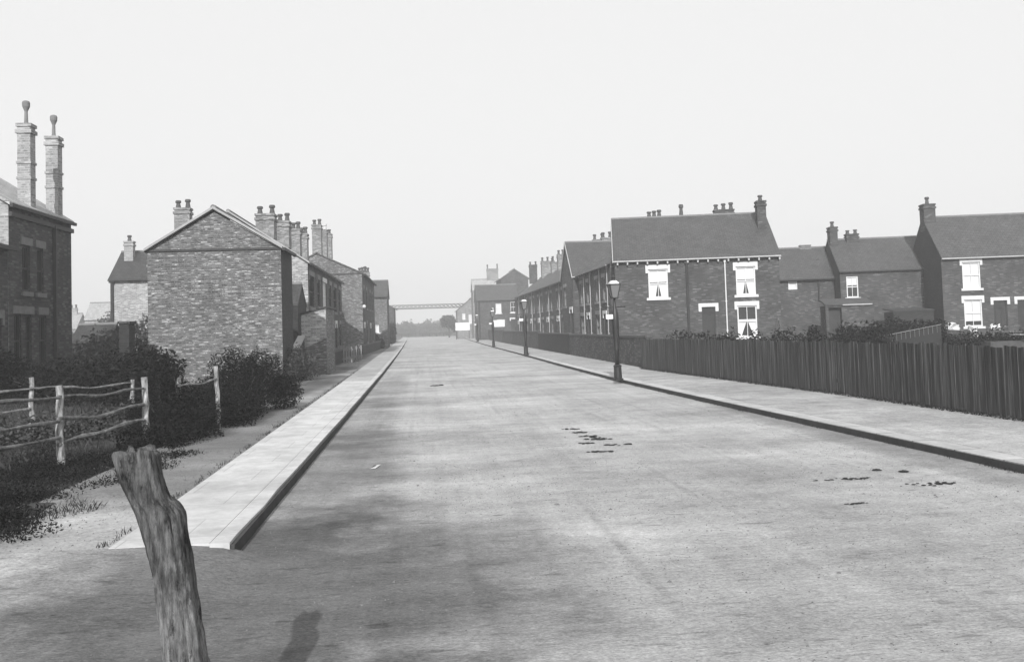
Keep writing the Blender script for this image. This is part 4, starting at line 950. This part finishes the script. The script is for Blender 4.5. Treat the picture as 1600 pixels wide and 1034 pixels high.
# ------------------------------------------------------------------ litter on the road
rnd = random.Random(3)
def clump(name, label, spots, mat, cat, group):
    cx = sum(s_[0] for s_ in spots)/len(spots); cy = sum(s_[1] for s_ in spots)/len(spots)
    q = MB()
    for (x, y, r_) in spots:
        n = 9; pr_ = [(0, r_), (r_*.18, r_*.95), (r_*.32, r_*.5), (r_*.35, .001)]; st = len(q.v)
        vs = []; fs = []
        for zz, rr in pr_:
            for k in range(n):
                j = 1+rnd.uniform(-.3, .3); vs.append((x-cx+rr*j*1.3*math.cos(k*math.tau/n), y-cy+rr*j*math.sin(k*math.tau/n), zz*(1+rnd.uniform(-.3, .3))+.001))
        for i in range(3):
            for k in range(n): fs.append((i*n+k, i*n+(k+1) % n, (i+1)*n+(k+1) % n, (i+1)*n+k))
        q.add(vs, fs)
    o = q.build(name, mat, smooth=True); o.location = (cx, cy, .004); return tag(o, label, cat, group)
gd = 'horse droppings on the road'
def spots(cx, cy, n, sx, sy, r_): return [(cx+rnd.gauss(0, sx), cy+rnd.gauss(0, sy), r_*rnd.uniform(.5, 1.2)) for _ in range(n)]
clump('horse_dung', 'largest scatter of horse droppings in the middle of the road', sum([[(cx_+rnd.uniform(-w2, w2), cy_+rnd.gauss(0, .035), rnd.uniform(.014, .036)) for _ in range(int(w2*70))] for cx_, cy_, w2 in ((2.4, 15.3, .13), (2.42, 14.75, .15), (2.48, 14.2, .17), (2.6, 13.8, .2), (2.32, 13.35, .13), (2.75, 13.05, .18), (2.35, 12.45, .17), (2.62, 14.0, .1))], []), 'dung', 'dung', gd)
clump('horse_dung', 'horse droppings farthest up the road, left of its middle', spots(.35, 28.8, 6, .16, .25, .06), 'dung', 'dung', gd)
clump('horse_dung', 'long smear of droppings near the right kerb, left of the rightmost pile', spots(4.45, 9.5, 26, .2, .03, .018), 'dung', 'dung', gd)
clump('horse_dung', 'rightmost pile of droppings near the right kerb', spots(5.08, 9.0, 24, .12, .05, .02), 'dung', 'dung', gd)
clump('horse_dung', 'thin streak of droppings nearer the camera than the kerbside piles', spots(3.92, 8.24, 22, .05, .01, .014), 'dung', 'dung', gd)
clump('stone', 'single dark lump just above the rightmost droppings by the kerb', [(5.2, 9.78, .045)], 'dung', 'stone', 'dark lumps beside the right kerb')
clump('stone', 'small dark lump lying left of the single lump by the kerb', [(4.98, 9.95, .04)], 'dung', 'stone', 'dark lumps beside the right kerb')
q = MB(); q.quad((-.09, -.2, .006), (.02, -.22, .012), (.1, .2, .02), (.0, .22, .006)); q.quad((-.09, -.2, .0065), (-.02, -.1, .05), (.02, .1, .05), (0, .22, .0065))
o = q.build('paper_scrap', 'paper', fix=False); o.scale = (.7, .7, .7); o.location = (-.64, 11.95, 0); tag(o, 'small white scrap of paper on the road beside the pale footpath', 'paper')
q = MB(); rnd = random.Random(9)
def stone(x, y, r_, z=0):
    p = [(x+r_*rnd.uniform(.6, 1.3)*math.cos(a), y+r_*rnd.uniform(.6, 1.3)*math.sin(a), z) for a in (0, 1.3, 2.5, 3.8, 5)]
    q.add(p+[(x+r_*.2, y, z+r_*rnd.uniform(.5, .9))], [(0, 1, 5), (1, 2, 5), (2, 3, 5), (3, 4, 5), (4, 0, 5)])
for _ in range(17000):
    y = 3.4+rnd.random()**1.8*22; x = rnd.uniform(-4.5 if y < 7.3 else -1.4, 5.9)
    if noise.noise(Vector((x*.7, y*.7, 3))) < rnd.uniform(-.5, .2): continue
    stone(x, y, rnd.uniform(.003, .009)*(1 if rnd.random() < .98 else 2.2))
for _ in range(1800):
    y = 7.6+rnd.random()*14; stone(rnd.uniform(-4.2, -2.5), y, rnd.uniform(.004, .012), .08)
tag(q.build('gravel', 'pebble', fix=False), 'fine loose grit scattered over the road surface', 'gravel', kind='stuff')

# ------------------------------------------------------------------ haze
q = MB(); q.box(-300, 300, -30, 345, -2, 16)
hz = q.build('haze', 'stone'); tag(hz, kind='stuff', label='thin pale morning haze over the street', cat='haze')
m = bpy.data.materials.new('haze'); m.use_nodes = True; t = m.node_tree; t.nodes.clear(); out = t.nodes.new('ShaderNodeOutputMaterial'); pv = t.nodes.new('ShaderNodeVolumePrincipled')
pv.inputs['Color'].default_value = g(.95); pv.inputs['Density'].default_value = .0019; pv.inputs['Anisotropy'].default_value = .0
t.links.new(pv.outputs[0], out.inputs['Volume']); hz.data.materials.clear(); hz.data.materials.append(m)

# ------------------------------------------------------------------ light, sky, camera
EL, AZ = R(30), R(9)
S = Vector((-math.sin(AZ)*math.cos(EL), -math.cos(AZ)*math.cos(EL), math.sin(EL)))
sl = bpy.data.lights.new('sun', 'SUN'); sl.energy = 3.4; sl.angle = R(.6); sl.color = (1, 1, 1)
so = bpy.data.objects.new('sun', sl); COL.objects.link(so); so.rotation_euler = (-S).to_track_quat('-Z', 'Y').to_euler()
w = bpy.data.worlds.new('World'); scn.world = w; w.use_nodes = True; t = w.node_tree; t.nodes.clear()
out = t.nodes.new('ShaderNodeOutputWorld'); bg = t.nodes.new('ShaderNodeBackground'); sk = t.nodes.new('ShaderNodeTexSky')
sk.sky_type = 'NISHITA'; sk.sun_disc = False; sk.sun_elevation = EL; sk.sun_rotation = math.pi+AZ; sk.dust_density = 6; sk.air_density = 1.2; sk.ozone_density = 1
bw = t.nodes.new('ShaderNodeRGBToBW'); t.links.new(sk.outputs[0], bw.inputs[0])
hm = t.nodes.new('ShaderNodeMix'); hm.data_type = 'FLOAT'; hm.inputs[0].default_value = .85; t.links.new(bw.outputs[0], hm.inputs[2]); hm.inputs[3].default_value = 7.0
t.links.new(hm.outputs[0], bg.inputs[0]); bg.inputs[1].default_value = .1; t.links.new(bg.outputs[0], out.inputs[0])

cd = bpy.data.cameras.new('camera'); cam = bpy.data.objects.new('camera', cd); COL.objects.link(cam); scn.camera = cam
cd.sensor_width = 36; cd.lens = 1450/1600*36; cd.clip_end = 4000; cd.clip_start = .05
cd.shift_y = -(517-447)/1600
yaw, pitch, roll = R(5.6), R(2.6), R(1.75)
cam.matrix_world = Matrix.Translation((0, 0, 1.7)) @ Matrix.Rotation(-yaw, 4, 'Z') @ Matrix.Rotation(math.pi/2+pitch, 4, 'X') @ Matrix.Rotation(-roll, 4, 'Z')
scn.render.engine = 'CYCLES'
scn.view_settings.view_transform = 'Standard'; scn.view_settings.look = 'None'; scn.view_settings.gamma = 1; scn.view_settings.exposure = .5
